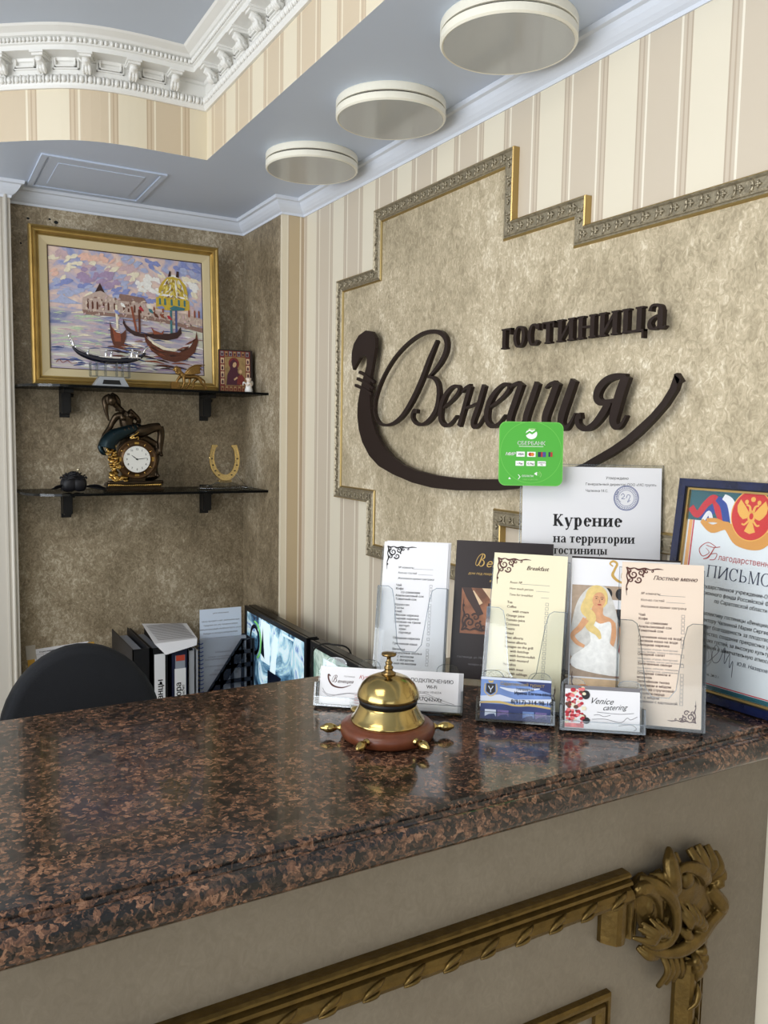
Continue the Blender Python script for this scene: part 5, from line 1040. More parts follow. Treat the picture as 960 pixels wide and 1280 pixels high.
for i in range(6): m.tube([L(742, 288, -.007), L(762 + i * 3, 262 + i * 5, -.011), L(796 + i * 5, 243 + i * 7, -.011), L(848 - i * 9, 238 + i * 10, -.010)], [.0035, .0042, .0036, .0012], 8, flat=.6)
for a in range(8): m.ball(L(708 + 12 * math.cos(a * .8), 276 + 13 * math.sin(a * .8), -.003), .0042, 8, 6)
sculpture('lion_body', m, t, .0008, 1)
m = MB().use('figure_gold'); m.box((-.054, -.010, 0), (.054, .010, .0035), .001); m.box((-.050, -.009, .0035), (-.026, .006, .022), .002); m.build('book_and_base', t)
t = thing('icon', 'small dark wooden icon of a mother and child, right end of upper shelf', 'icon', basis((.866, 2.440, zs), (math.cos(R(-8)), math.sin(R(-8)), 0), (.02, .10, .995), Vector((math.cos(R(-8)), math.sin(R(-8)), 0)).cross(Vector((.02, .10, .995)))))
P('icon_wood', (38, 26, 20), .4); P('icon_gold', (156, 128, 84), .35, .3, var=.2, vscale=90); P('icon_red', (120, 44, 38), .45, var=.2, vscale=150); P('icon_robe', (74, 28, 44), .45); P('icon_skin', (202, 166, 124), .5)
m = MB().use('icon_wood'); m.box((-.052, 0, -.022), (.052, .132, 0), .001); m.build('panel', t)
m = MB().use('icon_red'); m.rect(-.049, .004, .044, .128, .0003); m.use('icon_gold').rect(-.034, .022, .030, .110, .0006)
for i in range(7): m.use('icon_gold' if i % 2 else 'photo_grey').rect(-.046 + i * .0128, .112, -.037 + i * .0128, .126, .0008); m.use('icon_robe').disc(-.0415 + i * .0128, .118, .0028, .005, .0011, n=10); m.use('icon_skin').disc(-.0415 + i * .0128, .1228, .0013, .0015, .0013, n=8)
for i in range(7): m.use('icon_gold').rect(-.046 + i * .0128, .006, -.037 + i * .0128, .020, .0008); m.use('icon_red').disc(-.0415 + i * .0128, .012, .0028, .005, .0011, n=10); m.use('icon_skin').disc(-.0415 + i * .0128, .0168, .0013, .0015, .0013, n=8)
for i in range(4):
    for x in (-.046, .032): m.use('photo_cream').rect(x, .026 + i * .021, x + .010, .043 + i * .021, .0008); m.use('icon_robe').disc(x + .005, .033 + i * .021, .003, .006, .0011, n=10); m.use('icon_skin').disc(x + .005, .040 + i * .021, .0014, .0016, .0013, n=8)
m.use('icon_red').disc(-.006, .090, .0165, .018, .0009, n=24); m.use('icon_robe').poly([(-.030, .024), (-.026, .056), (-.018, .072), (-.018, .092), (-.008, .104), (.004, .096), (.004, .078), (.012, .060), (.012, .024)], .0011); m.use('icon_skin').disc(-.004, .086, .0055, .0085, .0014, n=16, rot=-.3); m.disc(.014, .066, .0048, .006, .0016, n=14); m.use('icon_gold').disc(.014, .067, .0085, .0095, .0012, n=18); m.use('icon_red').poly([(.002, .026), (.006, .052), (.018, .058), (.026, .046), (.026, .026)], .0015); m.use('icon_skin').stroke([(-.006, .040), (.004, .048)], .005, .0017); m.use('icon_robe'); m.disc(-.0055, .088, .0007, .0005, .0017, n=6); m.disc(-.0020, .0875, .0007, .0005, .0017, n=6)
m.build('painted_scene', t)
P('porcelain', (226, 208, 190), .3); P('porcelain_white', (236, 234, 228), .3)
t = thing('angel_figurine', 'tiny pale praying angel figurine in front of the icon', 'figurine', (.878, 2.365, zs))
m = MB().use('porcelain_white'); m.lathe([(0, 0), (.011, 0), (.0115, .006), (.009, .016), (.008, .024), (.006, .030), (0, .031)], 20); m.tube([(-.004, .004, .022), (-.012, .010, .030), (-.014, .010, .020)], [.003, .006, .002], 8, flat=.4); m.tube([(.004, .004, .022), (.013, .010, .030), (.014, .010, .020)], [.003, .006, .002], 8, flat=.4); m.build('robe_and_wings', t)
m = MB().use('porcelain'); m.ball((0, -.001, .036), .0072, 14, 10); m.tube([(-.007, 0, .024), (-.006, -.008, .021), (0, -.011, .027)], [.003, .003, .002], 8); m.tube([(.007, 0, .024), (.006, -.008, .021), (0, -.011, .027)], [.003, .003, .002], 8)
for a in range(9): m.ball((.006 * math.cos(a * .7), .001 + .004 * math.sin(a * .7), .040), .003, 8, 6)
m.build('head_and_hands', t)
# ------------------------------------------------------------------ lower shelf: clock, rose, horseshoe
zs = EYE - .172
P('bronze', (66, 54, 40), .32, .8, var=.25, vscale=60); P('bronze_teal', (22, 40, 46), .3, .6, var=.2, vscale=80); P('bronze_brown', (88, 66, 44), .3, .8); P('coin_gold', (204, 166, 92), .25, .9); P('clock_face', (232, 232, 226), .35); P('rose_black', (14, 14, 20), .55); P('horseshoe_gold', (222, 198, 140), .24, .9)
t = thing('figurine_clock', 'bronze mantel clock with a reclining woman and a horn of coins, on the lower shelf', 'clock', (.553, 2.430, zs))
kx, kz = .000310, .000316
def C(x, y, d=0): return ((x - 500) * kx, -d, (918 - y) * kz)
m = MB().use('bronze'); m.box((C(235, 0)[0], -.032, 0), (C(765, 0)[0], .030, .010), .003); m.box((C(250, 0)[0], -.029, .010), (C(750, 0)[0], .028, .024), .004); m.use('coin_gold')
for i in range(26): x = C(262 + i * 18.5, 0)[0]; m.tube([(x - .003, -.0305, .014), (x, -.032, .020), (x + .003, -.0305, .014)], .0014, 6)
m.use('bronze').tube([C(250, 838, .026), C(400, 845, .030), C(600, 843, .030), C(750, 838, .026)], .006, 8); m.build('plinth', t)
m = MB().use('bronze')
b_ = lambda pts, r, **k: m.tube([C(*p) for p in pts], [v * kx * 1.15 for v in r], 12, **k)
b_([(470, 220, 10 * kx), (440, 270, 0), (450, 330, 0), (500, 370, 0)], [52, 58, 52, 60])        # torso
b_([(395, 240, .02), (345, 250, .015), (310, 300, .012), (285, 350, .012), (232, 420, .016), (212, 470, .02)], [28, 30, 24, 22, 18, 14])
b_([(470, 200, -.005), (530, 245, -.01), (560, 285, -.008), (540, 320, 0)], [28, 24, 20, 18])
m.ball(C(395, 262, .024), 26 * kx); m.ball(C(468, 235, .02), 26 * kx)
b_([(400, 200, .004), (360, 165, .004), (330, 140, .006)], [26, 22, 24]); m.ball(C(308, 108, .008), 46 * kx, 14, 10, (.9, 1, 1.15))
b_([(300, 70, .004), (255, 100, 0), (255, 160, .004), (262, 220, .004), (280, 290, .006)], [24, 26, 22, 16, 6]); b_([(310, 62, -.002), (350, 80, -.006), (370, 110, -.006), (372, 160, -.006), (350, 200, 0)], [26, 24, 22, 22, 10])
b_([(500, 380, .012), (580, 375, .016), (660, 348, .016), (735, 335, .012)], [56, 50, 40, 34]); b_([(735, 335, .012), (750, 400, .010), (745, 480, .008), (742, 560, .010), (748, 600, .02)], [34, 30, 28, 18, 14])
b_([(540, 420, -.006), (620, 455, -.006), (700, 500, -.004), (730, 530, 0)], [44, 38, 34, 28]); b_([(730, 530, 0), (705, 580, .006), (700, 660, .004), (690, 730, .008), (715, 790, .024)], [26, 26, 24, 18, 12])
b_([(470, 820, 0), (480, 700, -.01), (470, 560, -.012), (500, 430, -.01)], [60, 90, 100, 80]); b_([(650, 820, 0), (640, 700, -.012), (690, 600, -.01), (600, 520, -.012)], [70, 90, 50, 60])
sculpture('woman_figure', m, t, .0016, 1)
m = MB().use('bronze_teal'); b_([(555, 335, .014), (500, 352, .022), (440, 372, .026), (370, 400, .028), (310, 428, .028), (262, 480, .028), (245, 530, .028)], [22, 34, 42, 50, 58, 66, 72])
b_([(215, 460, .02), (196, 520, .018), (215, 570, .02), (250, 585, .02)], [18, 22, 20, 12]); m.use('bronze')
for i, (x, y, r) in enumerate(((520, 346, 32), (480, 358, 39), (440, 372, 45), (405, 386, 50), (370, 402, 54), (338, 416, 58), (306, 434, 64))): m.tube([C(x - r * .35, y - r * 1.0, .026), C(x - r * .1, y - r * .3, .026 + r * kx), C(x + r * .45, y + r * .75, .028)], [.0012, .0022, .0012], 6)
m.build('horn_of_plenty', t)
m = MB().use('bronze_brown'); q0 = C(510, 630, .026)
m.M = Matrix.Translation(q0) @ Matrix.Rotation(PI / 2, 4, 'X'); m.lathe([(0, -.010), (.0570, -.010), (.0575, 0), (.0560, .004), (.0530, .005), (.0510, .0035), (.0405, .0035), (.0395, .006), (.0375, .006), (0, .0045)], 56)
m.use('coin_gold')
for a in range(12):
    c_, s_ = math.cos(a * PI / 6), math.sin(a * PI / 6); rr = .0457
    if a % 3 == 0: m.box((rr * c_ - (.006 if abs(s_) > .5 else .003), rr * s_ - (.006 if abs(c_) > .5 else .003), .0035), (rr * c_ + (.006 if abs(s_) > .5 else .003), rr * s_ + (.006 if abs(c_) > .5 else .003), .0055))
    else: m.tube([((rr - .005) * c_, (rr - .005) * s_, .0035), ((rr + .005) * c_, (rr + .005) * s_, .004)], .0014, 6)
m.use('bronze'); m.box((-.020, -.068, -.008), (.024, -.050, .002)); rim = m.build('dial_ring', t)
m = MB().use('clock_face'); m.M = Matrix.Translation(q0) @ Matrix.Rotation(PI / 2, 4, 'X'); m.disc(0, 0, .0375, .0375, .0050, .0064, 48); m.use('ink_grey')
for a in range(60):
    an = a * PI / 30; r0, r1 = (.0335, .0352) if a % 5 else (.0325, .0352); m.stroke([(r0 * math.cos(an), r0 * math.sin(an)), (r1 * math.cos(an), r1 * math.sin(an))], .0004, .0066)
face = m.build('dial', t)
for h_ in range(1, 13):
    a = R(90 - 30 * h_); cu = None; text(face, 'ink_black', str(h_), 0, 0, .0078, 0, align='CENTER', bold=.02)
    o_, M_ = PENDING[(face.name, 'ink_black', 'printed_text')][-1][:2]; PENDING[(face.name, 'ink_black', 'printed_text')][-1] = (o_, m.M @ Matrix.Translation((.0285 * math.cos(a), .0285 * math.sin(a) - .0027, .0067)), .0002)
b2 = MB().use('ink_black'); b2.M = m.M
for an, L_, w_ in ((143, .019, .0022), (7, .029, .0016)): a = R(an); b2.stroke([(-.004 * math.cos(a), -.004 * math.sin(a)), (L_ * .5 * math.cos(a), L_ * .5 * math.sin(a)), (L_ * math.cos(a), L_ * math.sin(a))], [w_ * .7, w_, w_ * .3], .0070, .0074)
b2.disc(0, 0, .0024, .0024, .0070, .0078, 14); b2.build('hands', face)
m = MB().use('coin_gold'); random.seed(5)
for i in range(34):
    f = i / 33; x = 270 + 40 * f + random.uniform(-34, 34); y = 500 + 210 * f; m.M = Matrix.Translation(C(x, y, .034 + random.uniform(-.004, .004))) @ Matrix.Rotation(random.uniform(.2, 1.5), 4, 'X') @ Matrix.Rotation(random.uniform(-.6, .6), 4, 'Y'); m.lathe([(0, 0), (.0070, 0), (.0074, .0006), (.0070, .0016), (0, .0016)], 14)
for i in range(16):
    m.M = Matrix.Translation(C(280 + random.random() * 130, 745 + random.random() * 75, .030 + random.uniform(-.004, .004))) @ Matrix.Rotation(random.uniform(.1, 1.3), 4, 'X'); m.lathe([(0, 0), (.0070, 0), (.0074, .0006), (.0070, .0016), (0, .0016)], 14)
for i in range(14): m.M = Matrix.Translation(C(300 + random.random() * 55, 690 + i * 9, .016)) @ Matrix.Rotation(random.uniform(.1, 1.3), 4, 'X'); m.lathe([(0, 0), (.0070, 0), (.0074, .0006), (.0070, .0016), (0, .0016)], 14)
m.build('coins', t)
m = MB().use('coin_gold'); m.tube([C(447, 440, .036), C(470, 420, .040), C(500, 405, .040), C(522, 385, .036)], .0022, 6); m.tube([C(450, 442, .036), C(485, 440, .042), C(515, 430, .040), C(520, 455, .036)], .0020, 6); m.tube([C(470, 425, .04), C(490, 445, .042)], .002, 6); m.build('bow', t)
t = thing('artificial_rose', 'black fabric rose with two leaves lying at the left of the lower shelf', 'artificial flower', (.385, 2.405, zs))
m = MB().use('rose_black')
for ring_, (n_, r, h_, sc) in enumerate(((6, .024, .016, .020), (5, .018, .026, .017), (4, .011, .036, .013), (3, .005, .042, .010))):
    for k in range(n_):
        a = 2 * PI * k / n_ + ring_ * .6; c_, s_ = math.cos(a), math.sin(a)
        m.ball((r * c_, r * s_ * .8, h_ + .006), sc, 12, 8, (1 if abs(s_) > .5 else .55, .55 if abs(s_) > .5 else 1, 1))
    for k in range(n_):
        a = 2 * PI * k / n_ + ring_ * .6 + .4; m.tube([((r + sc * .5) * math.cos(a - .5), (r + sc * .5) * math.sin(a - .5) * .8, h_ + sc), ((r + sc * .7) * math.cos(a), (r + sc * .7) * math.sin(a) * .8, h_ + sc * 1.25), ((r + sc * .5) * math.cos(a + .5), (r + sc * .5) * math.sin(a + .5) * .8, h_ + sc)], [.001, .0022, .001], 6)
m.build('blossom', t)
for x0, x1, y in ((-.018, -.060, -.006), (.034, .084, -.010)):
    m = MB().use('rose_black'); d = 1 if x1 > x0 else -1
    m.tube([(x0, 0, .016), ((x0 + x1) / 2 - d * .006, y, .017), ((x0 + x1) / 2 + d * .010, y, .013), (x1, y - .004, .010)], [.003, .012, .012, .001], 10, flat=.16, up=(0, .5, 1)); m.build('leaf', t)
m = MB().use('rose_black'); m.tube([(.015, 0, .018), (.05, -.006, .012), (.075, -.008, .007), (.085, .0, .005)], [.0025, .002, .002, .002], 8); m.build('stem', t)
P('pearl', (200, 190, 160), .2, .5); m = MB().use('pearl'); m.ball((.012, -.004, .062), .0045, 10, 8); m.build('pearl', t)
t = thing('horseshoe_ornament', 'gold horseshoe standing on a flared clear glass base, right end of the lower shelf', 'ornament', (.824, 2.425, zs))
m = MB().use('horseshoe_gold'); hs = []; n_ = 26
for i in range(n_ + 1):
    a = R(-219 + 258 * i / n_); hs.append((.0400 * math.cos(a), .0580 * math.sin(a)))
m.M = Matrix.Translation((.0, .004, .0925)) @ Matrix.Rotation(PI / 2 - .10, 4, 'X')
wdt = [.012 + .005 * math.sin(PI * i / n_) for i in range(n_ + 1)]
m.stroke(hs, wdt, 0, .006, sub=2); m.stroke([(x * 1.13, y * 1.13) for x, y in hs], .003, .006, .0082, sub=2); m.stroke([(x * .87, y * .87) for x, y in hs], .002, .006, .0076, sub=2)
for s_ in (-1, 1): m.box((hs[0 if s_ < 0 else -1][0] - .009, hs[0][1] - .003, -.001), (hs[0 if s_ < 0 else -1][0] + .009, hs[0][1] + .004, .0095), .001)
m.ball((-.046, .002, .004), .004, 8, 6); m.build('horseshoe', t); M_ = m.M
m = MB().use('rubber_black'); m.M = M_
for i in (4, 6, 8, 10, 16, 18, 20, 22): m = MB(M_).use('rubber_black'); m.disc(hs[i][0], hs[i][1], .0024, .0018, .0078, .0084, 10); m.build('nail_hole', t)
m = MB().use('horseshoe_gold'); m.box((-.020, -.008, .022), (.020, .010, .0275), .001); m.use('rubber_black').box((-.017, -.0086, .0235), (.017, -.0078, .0262)); m.build('gold_clip', t)
m = MB().use(G); m.lathe([(0, 0), (.080, 0), (.086, .003), (.084, .007), (.06, .010), (.035, .016), (.022, .022), (0, .022)], 40, c=(0, -.004, 0)); m.M = Matrix.Identity(4); t_ = m; 
t_.v = [Vector((p.x, p.y * .55, p.z)) for p in t_.v]; t_.build('glass_base', t)
m = MB().use(GE); m.tube([(-.084, -.012, .004), (-.05, -.036, .004), (0, -.046, .004), (.05, -.036, .004), (.084, -.012, .004)], .0012, 6); m.tube([(-.06, -.01, .010), (-.02, -.01, .022)], .0009, 6); m.tube([(.07, -.005, .006), (.02, 0, .060)], .0007, 6); m.build('base_rim', t)

# ------------------------------------------------------------------ staff side: desk, chair, binders, monitors
P('desk_top', (176, 150, 116), .35, var=.1, vscale=6); P('chair_fabric', (22, 25, 31), .8, bump=.3, bscale=500); P('chair_plastic', (18, 18, 20), .45); P('chrome', (180, 182, 186), .2, .9); P('teal_fabric', (0, 128, 140), .7, bump=.3, bscale=60)
P('binder_black', (18, 19, 24), .45); P('binder_navy', (26, 32, 62), .45); P('label_white', (238, 238, 240), .55); P('label_red', (196, 74, 52), .5); P('folder_grey', (170, 172, 178), .4); P('page_grey', (150, 156, 168), .5); P('rack_navy', (16, 20, 34), .4)
t = thing('desk', 'light wooden staff desk behind the counter against the niche wall', 'desk', (.70, 1.9, 0))
m = MB(Matrix.Translation((-.70, -1.9, EYE))).use('desk_top'); m.box((.50, 1.15, DK - .025), (.931, YB - .001, DK), .002); m.build('top', t)
for x, y in ((.56, 1.17), (.90, 1.17), (.52, 2.52), (.90, 2.52)): m = MB(Matrix.Translation((-.70, -1.9, EYE))).use('desk_top'); m.box((x - .02, y - .02, FL), (x + .02, y + .02, DK - .025)); m.build('leg', t)
CYY = 1.80
t = thing('office_chair', 'black office chair with a rounded backrest behind the counter', 'chair', basis((.300, CYY, 0), (1, 0, 0), (0, 1, 0), (0, 0, 1)))
def arch(sc=1, n=20): return [(.165 * sc, .64)] + [(.165 * sc * math.cos(PI * i / n), .976 + .182 * sc * math.sin(PI * i / n)) for i in range(n + 1)] + [(-.165 * sc, .64)]
m = MB(Matrix(((1, 0, 0, 0), (0, 0, -1, 0), (0, 1, 0, 0), (0, 0, 0, 1)))).use('chair_fabric')
A_ = arch(); B_ = [(x * .955, .64 + (y - .64) * .985 if y > .7 else y + .01) for x, y in A_]; C_ = [(x * .86, .66 + (y - .64) * .93) for x, y in A_]; n_ = len(A_)
rings3 = [[(x, y, .004) for x, y in C_], [(x, y, .0) for x, y in B_], [(x, y, -.012) for x, y in A_], [(x, y, -.038) for x, y in A_], [(x, y, -.052) for x, y in B_], [(x, y, -.056) for x, y in C_]]
rings3 = [[(x, y, z + 1.0 * x * x - .02) for x, y, z in r] for r in rings3]
vs = [p for r in rings3[::-1] for p in r]; m.add(vs, [(j * n_ + i, j * n_ + (i + 1) % n_, (j + 1) * n_ + (i + 1) % n_, (j + 1) * n_ + i) for j in range(5) for i in range(n_)] + [tuple(range(n_))[::-1], tuple(range(5 * n_, 6 * n_))], True); m.build('backrest', t)
m = MB().use('chair_fabric'); m.box((-.195, .03, .44), (.195, .43, .51), .02); m.build('seat', t)
m = MB().use('chair_plastic'); m.tube([(0, .085, .72), (0, .09, .5), (0, .14, .425), (0, .25, .425)], .018, 8); m.build('back_bracket', t)
m = MB().use('chair_plastic'); m.tube([(0, .25, .07), (0, .25, .44)], .028, 14); m.build('gas_column', t)
for k in range(5):
    a = 2 * PI * k / 5 + .3; m = MB().use('chair_plastic'); m.tube([(0, .25, .085), (.16 * math.cos(a), .25 + .16 * math.sin(a), .07), (.30 * math.cos(a), .25 + .30 * math.sin(a), .055)], [.024, .018, .012], 8); m.build('base_arm', t)
    m = MB().use('chair_plastic'); m.ball((.30 * math.cos(a), .25 + .30 * math.sin(a), .026), .026, 12, 8, (.8, .8, 1)); m.build('castor', t)
t = thing('teal_garment', 'teal cloth hanging over the left shoulder of the black chair', 'cloth', (.104, 1.82, .62))
m = MB().use('teal_fabric'); m.tube([(.03, .03, .44), (.016, .0, .462), (-.004, -.012, .45), (-.010, -.014, .36), (-.004, -.012, .24), (-.012, -.012, .06), (-.008, -.01, .0)], [.006, .012, .018, .024, .026, .032, .034], 12, flat=.45, up=(0, 1, 0)); m.tube([(.01, -.016, .44), (-.022, -.02, .34), (-.028, -.02, .12), (-.034, -.02, .01)], [.010, .014, .018, .022], 10, flat=.6, up=(0, 1, 0)); m.build('folds', t)
def binder(name, lab, x0, x1, top, col, yb=2.265, dep=.27, group='binders on the staff desk'):
    t = thing(name, lab, 'binder', ((x0 + x1) / 2, yb + dep / 2, EYE + DK), group); h_ = top - DK; w = (x1 - x0) / 2
    m = MB().use(col); m.box((-w, -dep / 2, 0), (-w + .003, dep / 2, h_)); m.box((w - .003, -dep / 2, 0), (w, dep / 2, h_)); m.box((-w, -dep / 2, 0), (w, -dep / 2 + .003, h_)); m.build('cover', t)
    m = MB().use('page_grey'); m.box((-w + .006, -dep / 2 + .02, .004), (w - .008, dep / 2 - .02, h_ - .018)); m.build('pages', t); return t, w, dep
t, w, d = binder('ring_binder', 'black ring binder without a label, leftmost of the binders', .508, .556, -.598, 'binder_black')
t, w, d = binder('ring_binder', 'black ring binder with a tall white lettered spine label, second from the left', .561, .607, -.600, 'binder_black')
M9 = basis((0, -d / 2 - .0006, 0), (1, 0, 0), (0, 0, 1), (0, -1, 0))
s9 = thing  # noqa
def spine(t, w, d, x0, x1, y0, y1, col, words, size, x_=0):
    m = MB(Matrix(((1, 0, 0, 0), (0, 0, -1, -d / 2 - .0004), (0, 1, 0, 0), (0, 0, 0, 1)))).use(col); m.rect(x0, y0, x1, y1, 0, .0004); m.build('spine_label', t)
    for s_, y, sz, xx in words:
        text(t, 'ink_black', s_, 0, 0, sz, 0, bold=.03); key = (t.name, 'ink_black', 'printed_text'); o_ = PENDING[key][-1][0]
        PENDING[key][-1] = (o_, Matrix(((1, 0, 0, xx), (0, 0, -1, -d / 2 - .0010), (0, 1, 0, y), (0, 0, 0, 1))) @ Matrix.Rotation(PI / 2, 4, 'Z'), sz * .025)
spine(t, w, d, -.017, .013, .06, .302, 'label_white', [('Иностранцы', .085, .024, .006)], 0)
t, w, d = binder('ring_binder', 'dark binder labelled in bold vertical Cyrillic with a red tag, middle of the binders', .613, .662, -.600, 'binder_navy')
spine(t, w, d, -.014, .018, .06, .254, 'label_white', [('Договора', .105, .023, .004), ('Безналичный расчет', .105, .010, .014)], 0)
m = MB(Matrix(((1, 0, 0, 0), (0, 0, -1, -d / 2 - .0004), (0, 1, 0, 0), (0, 0, 0, 1)))).use('page_grey'); m.rect(-.012, .254, .016, .292, 0, .0004); m.use('label_red').rect(-.010, .276, .015, .292, .0004, .0008); m.build('red_tag', t)
t = thing('plastic_folder', 'thin translucent grey plastic folder between the dark binder and the spiral pages', 'folder', (.682, 2.40, EYE + DK)); m = MB().use('folder_grey'); m.box((-.016, -.13, 0), (-.013, .12, .300)); m.box((-.004, -.13, 0), (-.001, .12, .305)); m.box((.006, -.13, 0), (.010, .12, .300)); m.box((-.016, -.131, 0), (-.001, -.128, .300)); m.build('sleeves', t)
t = thing('magazine_rack', 'dark navy plastic magazine file with square holes and a slanting edge, beside the monitor', 'magazine file', (.78, 2.30, EYE + DK))
m = MB(Matrix(((1, 0, 0, 0), (0, 0, -1, 0), (0, 1, 0, 0), (0, 0, 0, 1)))).use('rack_navy')
def rackside(z0, z1):
    pts = [(-.085, .13), (.046, .318), (.078, .318), (.078, 0), (-.085, 0)]
    # lattice of bars, framed by the slanting edge
    m.stroke([(-.082, 0), (-.082, .135), (.046, .316), (.076, .316), (.076, .002), (-.082, .002)], .012, z0, z1, smooth=False)
    for y in (.05, .10, .150, .196, .24, .28):
        xa = -.082 if y < .135 else -.082 + (y - .135) / .181 * .128; m.rect(xa, y - .006, .076, y + .006, z0, z1)
    for x in (-.05, -.018, .014, .046): yt = .135 + (x + .082) / .128 * .181; m.rect(x - .005, 0, x + .005, min(.316, yt), z0, z1)
    m.poly([(-.082, .10), (-.082, .135), (.046, .316), (.046, .262), (-.04, .150), (-.04, .10)], z0, z1)
rackside(.030, .033); rackside(-.033, -.030); m.rect(-.085, 0, .078, .004, -.033, .033); m.box((.075, 0, -.033), (.078, .316, .033)); m.build('rack', t)
def docsheet(name, lab, cat, x, y, z0, w, h, yaw, mat_, lines, back=2, thick=.001, rot=0):
    M = lean(x, y, yaw, back, EYE + z0) @ Matrix.Rotation(rot, 4, 'Z'); t = thing(name, lab, cat, M); m = MB().use(mat_); m.rect(-w / 2, 0, w / 2, h, 0, thick); m.build('sheet', t)
    random.seed(len(lab)); 
    for i, (yy, n_) in enumerate(lines): text(t, 'ink_grey', ''.join(random.choice('абвгдежзиклмнопрстуя  ') for _ in range(n_)), 0, yy, .0062, thick + .0004, align='CENTER')
    return t
docsheet('paper_sheet', 'pale blue printed sheet standing in the navy magazine file', 'paper', .778, 2.318, DK + .102, .125, .300, -3, 'paper_blue', [(.285, 12), (.262, 34), (.250, 30), (.238, 36), (.226, 28)])
t = docsheet('spiral_report', 'grey covered report with a blue spiral binding in the magazine file', 'report', .774, 2.290, DK + .0045, .138, .318, -3, 'page_grey', [(.275, 14), (.262, 30), (.255, 32), (.235, 34), (.222, 18), (.21, 26)], thick=.012)
m = MB().use('ink_blue')
for i in range(26): m.tube([(-.072, .01 + i * .0118, .002), (-.066, .01 + i * .0118, .014), (-.060, .012 + i * .0118, .012)], .0016, 5)
m.build('spiral', t)
t = thing('paper_sheet', 'creased printed sheet lying across the tops of the binders', 'paper', basis((.615, 2.270, EYE - .590), (1, -.02, 0), (.12, .99, .01), (0, 0, 1)))
m = MB().use('paper_white'); m.add([(-.045, 0, 0), (.075, .004, .004), (.085, .19, .006), (-.040, .24, .004), (-.050, -.004, -.004), (-.020, -.030, -.026), (.07, -.010, -.012)], [(0, 1, 2, 3), (5, 6, 1, 0)]); m.build('sheet', t)
m = MB().use('ink_grey')
for i in range(14): m.rect(-.034, .012 + i * .014, .070, .0165 + i * .014, .0068)
m.build('printed_text', t)
# monitors along the sign wall
def feed():
    def bld(nt):
        g = nt.nodes.new('ShaderNodeNewGeometry'); a = nd(nt, 'ShaderNodeTexNoise', Scale=8.0, Detail=6.0, Roughness=.6, Distortion=1.5); nt.links.new(g.outputs['Position'], a.inputs['Vector']); return a.outputs['Fac']
    ramp_mat('camera_feed', [(.34, (24, 40, 62)), (.44, (70, 110, 140)), (.52, (140, 178, 196)), (.60, (204, 226, 232)), (.68, (90, 120, 170))], bld, rough=.25, emit=.9)
    ramp_mat('camera_feed_green', [(.36, (60, 90, 84)), (.46, (120, 150, 138)), (.55, (190, 206, 196)), (.64, (96, 120, 110))], bld, rough=.25, emit=.7)
feed(); P('screen_navy', (14, 22, 44), .3); P('screen_cyan', (60, 170, 220), .4, emit=.8); P('screen_white', (214, 234, 240), .4, emit=.8); P('screen_green', (120, 196, 110), .4, emit=.6)
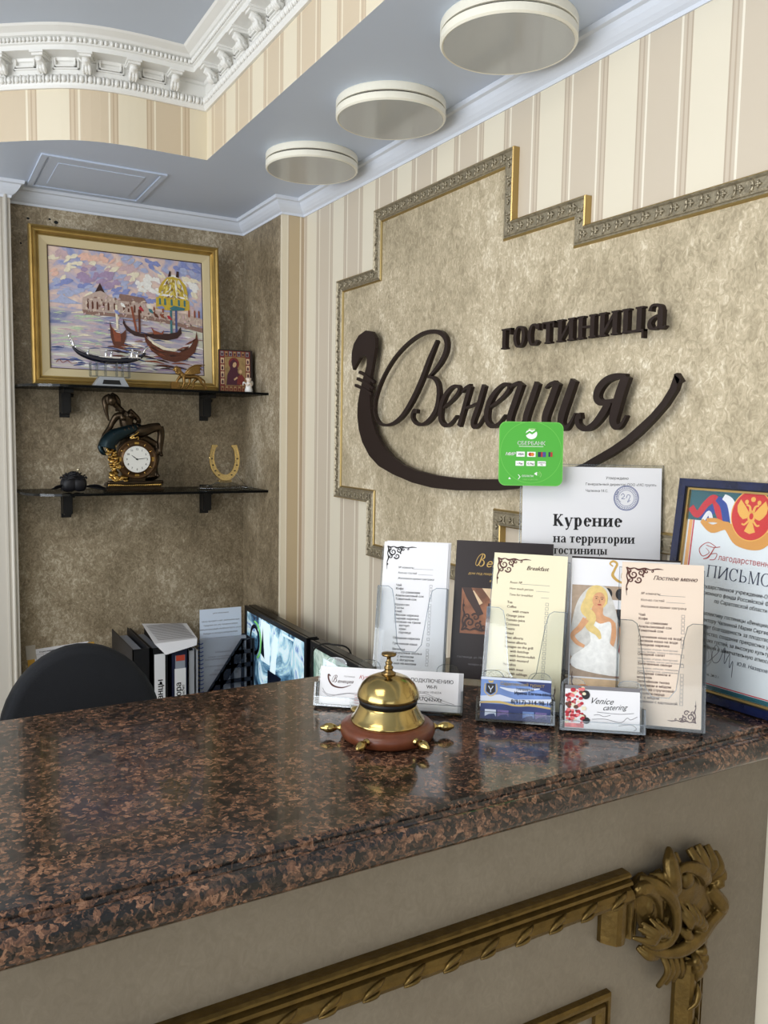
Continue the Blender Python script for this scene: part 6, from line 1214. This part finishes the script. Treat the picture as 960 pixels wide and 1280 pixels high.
def monitor(lab, y0, y1, ztop, main):
    w, h_ = y0 - y1, .288
    t = thing('monitor', lab, 'monitor', basis((.878, (y0 + y1) / 2, EYE + DK), (0, -1, 0), (0, 0, 1), (-1, 0, 0)), 'security monitors on the staff desk')
    b = ztop - DK - h_; m = MB().use('black_plastic')
    m.box((-w / 2, b, -.034), (w / 2, b + h_, -.003), .004); ringrect(m, -w / 2, b, w / 2, b + h_, .014, -.003, .004); m.build('housing', t)
    m = MB().use('black_plastic'); m.box((-.025, .012, -.034), (.025, b + .10, -.020)); m.box((-.11, 0, -.05), (.11, .012, .10), .003); m.build('stand', t)
    m = MB().use(main); m.rect(-w / 2 + .014, b + .014, w / 2 - .014, b + h_ - .014, -.003, .0006); s_ = m.build('screen', t)
    m = MB(); y_ = b + h_ - .02
    if main == 'camera_feed':
        m.use('screen_white'); m.rect(-.10, y_ - .12, -.03, y_, .0009); m.use('screen_green').stroke([(-.150 + .05 * math.cos(R(a)), y_ - .07 + .055 * math.sin(R(a))) for a in range(-70, 100, 15)], [.006, .009, .010, .011, .012, .012, .012, .011, .010, .009, .007, .005], .0012)
        m.use('screen_navy').stroke([(-.150 + .034 * math.cos(R(a)), y_ - .07 + .040 * math.sin(R(a))) for a in range(0, 360, 30)], .012, .0012, closed=True); m.use('screen_navy'); m.poly([(-.10, y_ - .10), (-.085, y_ - .02), (-.07, y_ - .11)], .0013); m.use('screen_white').poly([(-.03, y_ - .14), (0, y_ - .02), (.03, y_ - .03), (.01, y_ - .15)], .0011)
        m.rect(.06, y_ - .010, .14, y_ - .004, .0011); m.use('screen_navy').rect(-.045, y_ - .25, .055, y_ - .135, .0016)
        m.use('screen_cyan'); m.stroke([(-.012, y_ - .185), (-.002, y_ - .178), (.004, y_ - .186), (-.006, y_ - .198)], .004, .0019); m.stroke([(.010, y_ - .178), (.016, y_ - .190), (.012, y_ - .200), (.024, y_ - .196)], .004, .0019)
    else: m.use('screen_green').poly([(-w / 2 + .02, y_ - .2), (-w / 2 + .06, y_ - .05), (-w / 2 + .10, y_ - .2)], .0010); m.use('screen_white').rect(-w / 2 + .07, y_ - .07, -w / 2 + .20, y_ - .01, .0009)
    m.build('camera_pictures', s_)
monitor('black monitor showing a grid of bluish camera pictures, beside the magazine file', 2.385, 1.925, -.528, 'camera_feed')
monitor('second black monitor with a greenish screen, mostly hidden behind the card holder', 1.900, 1.450, -.528, 'camera_feed_green')
t = thing('cable', 'thin black cable looping up over the second monitor', 'cable', (.86, 1.79, EYE - .53)); m = MB().use('rubber_black'); m.tube([(.0, .08, -.06), (.0, .06, -.01), (.006, .02, .014), (.02, -.01, .018), (.045, -.03, .014), (.060, -.03, -.01), (.062, -.03, -.06)], .0022, 7); m.build('cable', t)
# notice taped to the niche wall
t = thing('wall_notice', 'small printed paper taped with yellow strips to the niche wall behind the chair', 'notice', basis((.371, YB - .0008, EYE - .735), (.9985, 0, .055), (-.055, 0, .9985), (0, -1, 0)))
P('tape_yellow', (206, 160, 66), .4); P('tape_clear', (188, 182, 170), .3); m = MB().use('paper_white'); m.rect(-.078, -.13, .078, .098, 0, .0006); m.build('sheet', t)
m = MB().use('tape_yellow'); m.rect(-.094, -.10, -.074, .088, .0006, .0012); m.build('tape', t); m = MB().use('tape_yellow'); m.rect(.074, -.10, .094, .094, .0006, .0012); m.build('tape', t); m = MB().use('tape_clear'); m.rect(-.096, .070, -.070, .112, .0012, .0014); m.build('tape', t)
for i, (s_, y) in enumerate((('Отдел вневедомственной охраны полиции', .086), ('Телефоны экстренных служб', .074), ('дежурная часть отдела полиции   02', .066), ('пожарная охрана, скорая помощь', .058), ('аварийная служба водоканала', .050), ('горгаз, лифты, электросеть', .042))): text(t, 'ink_black', s_, .004, y, .0062, .0010, align='CENTER', bold=.02)
m = MB().use('ink_grey'); ringrect(m, -.07, .0, .07, .082, .0006, .0008, .0010); m.rect(-.05, 0, -.0494, .08, .0010); m.build('table_lines', t)
flush_text()
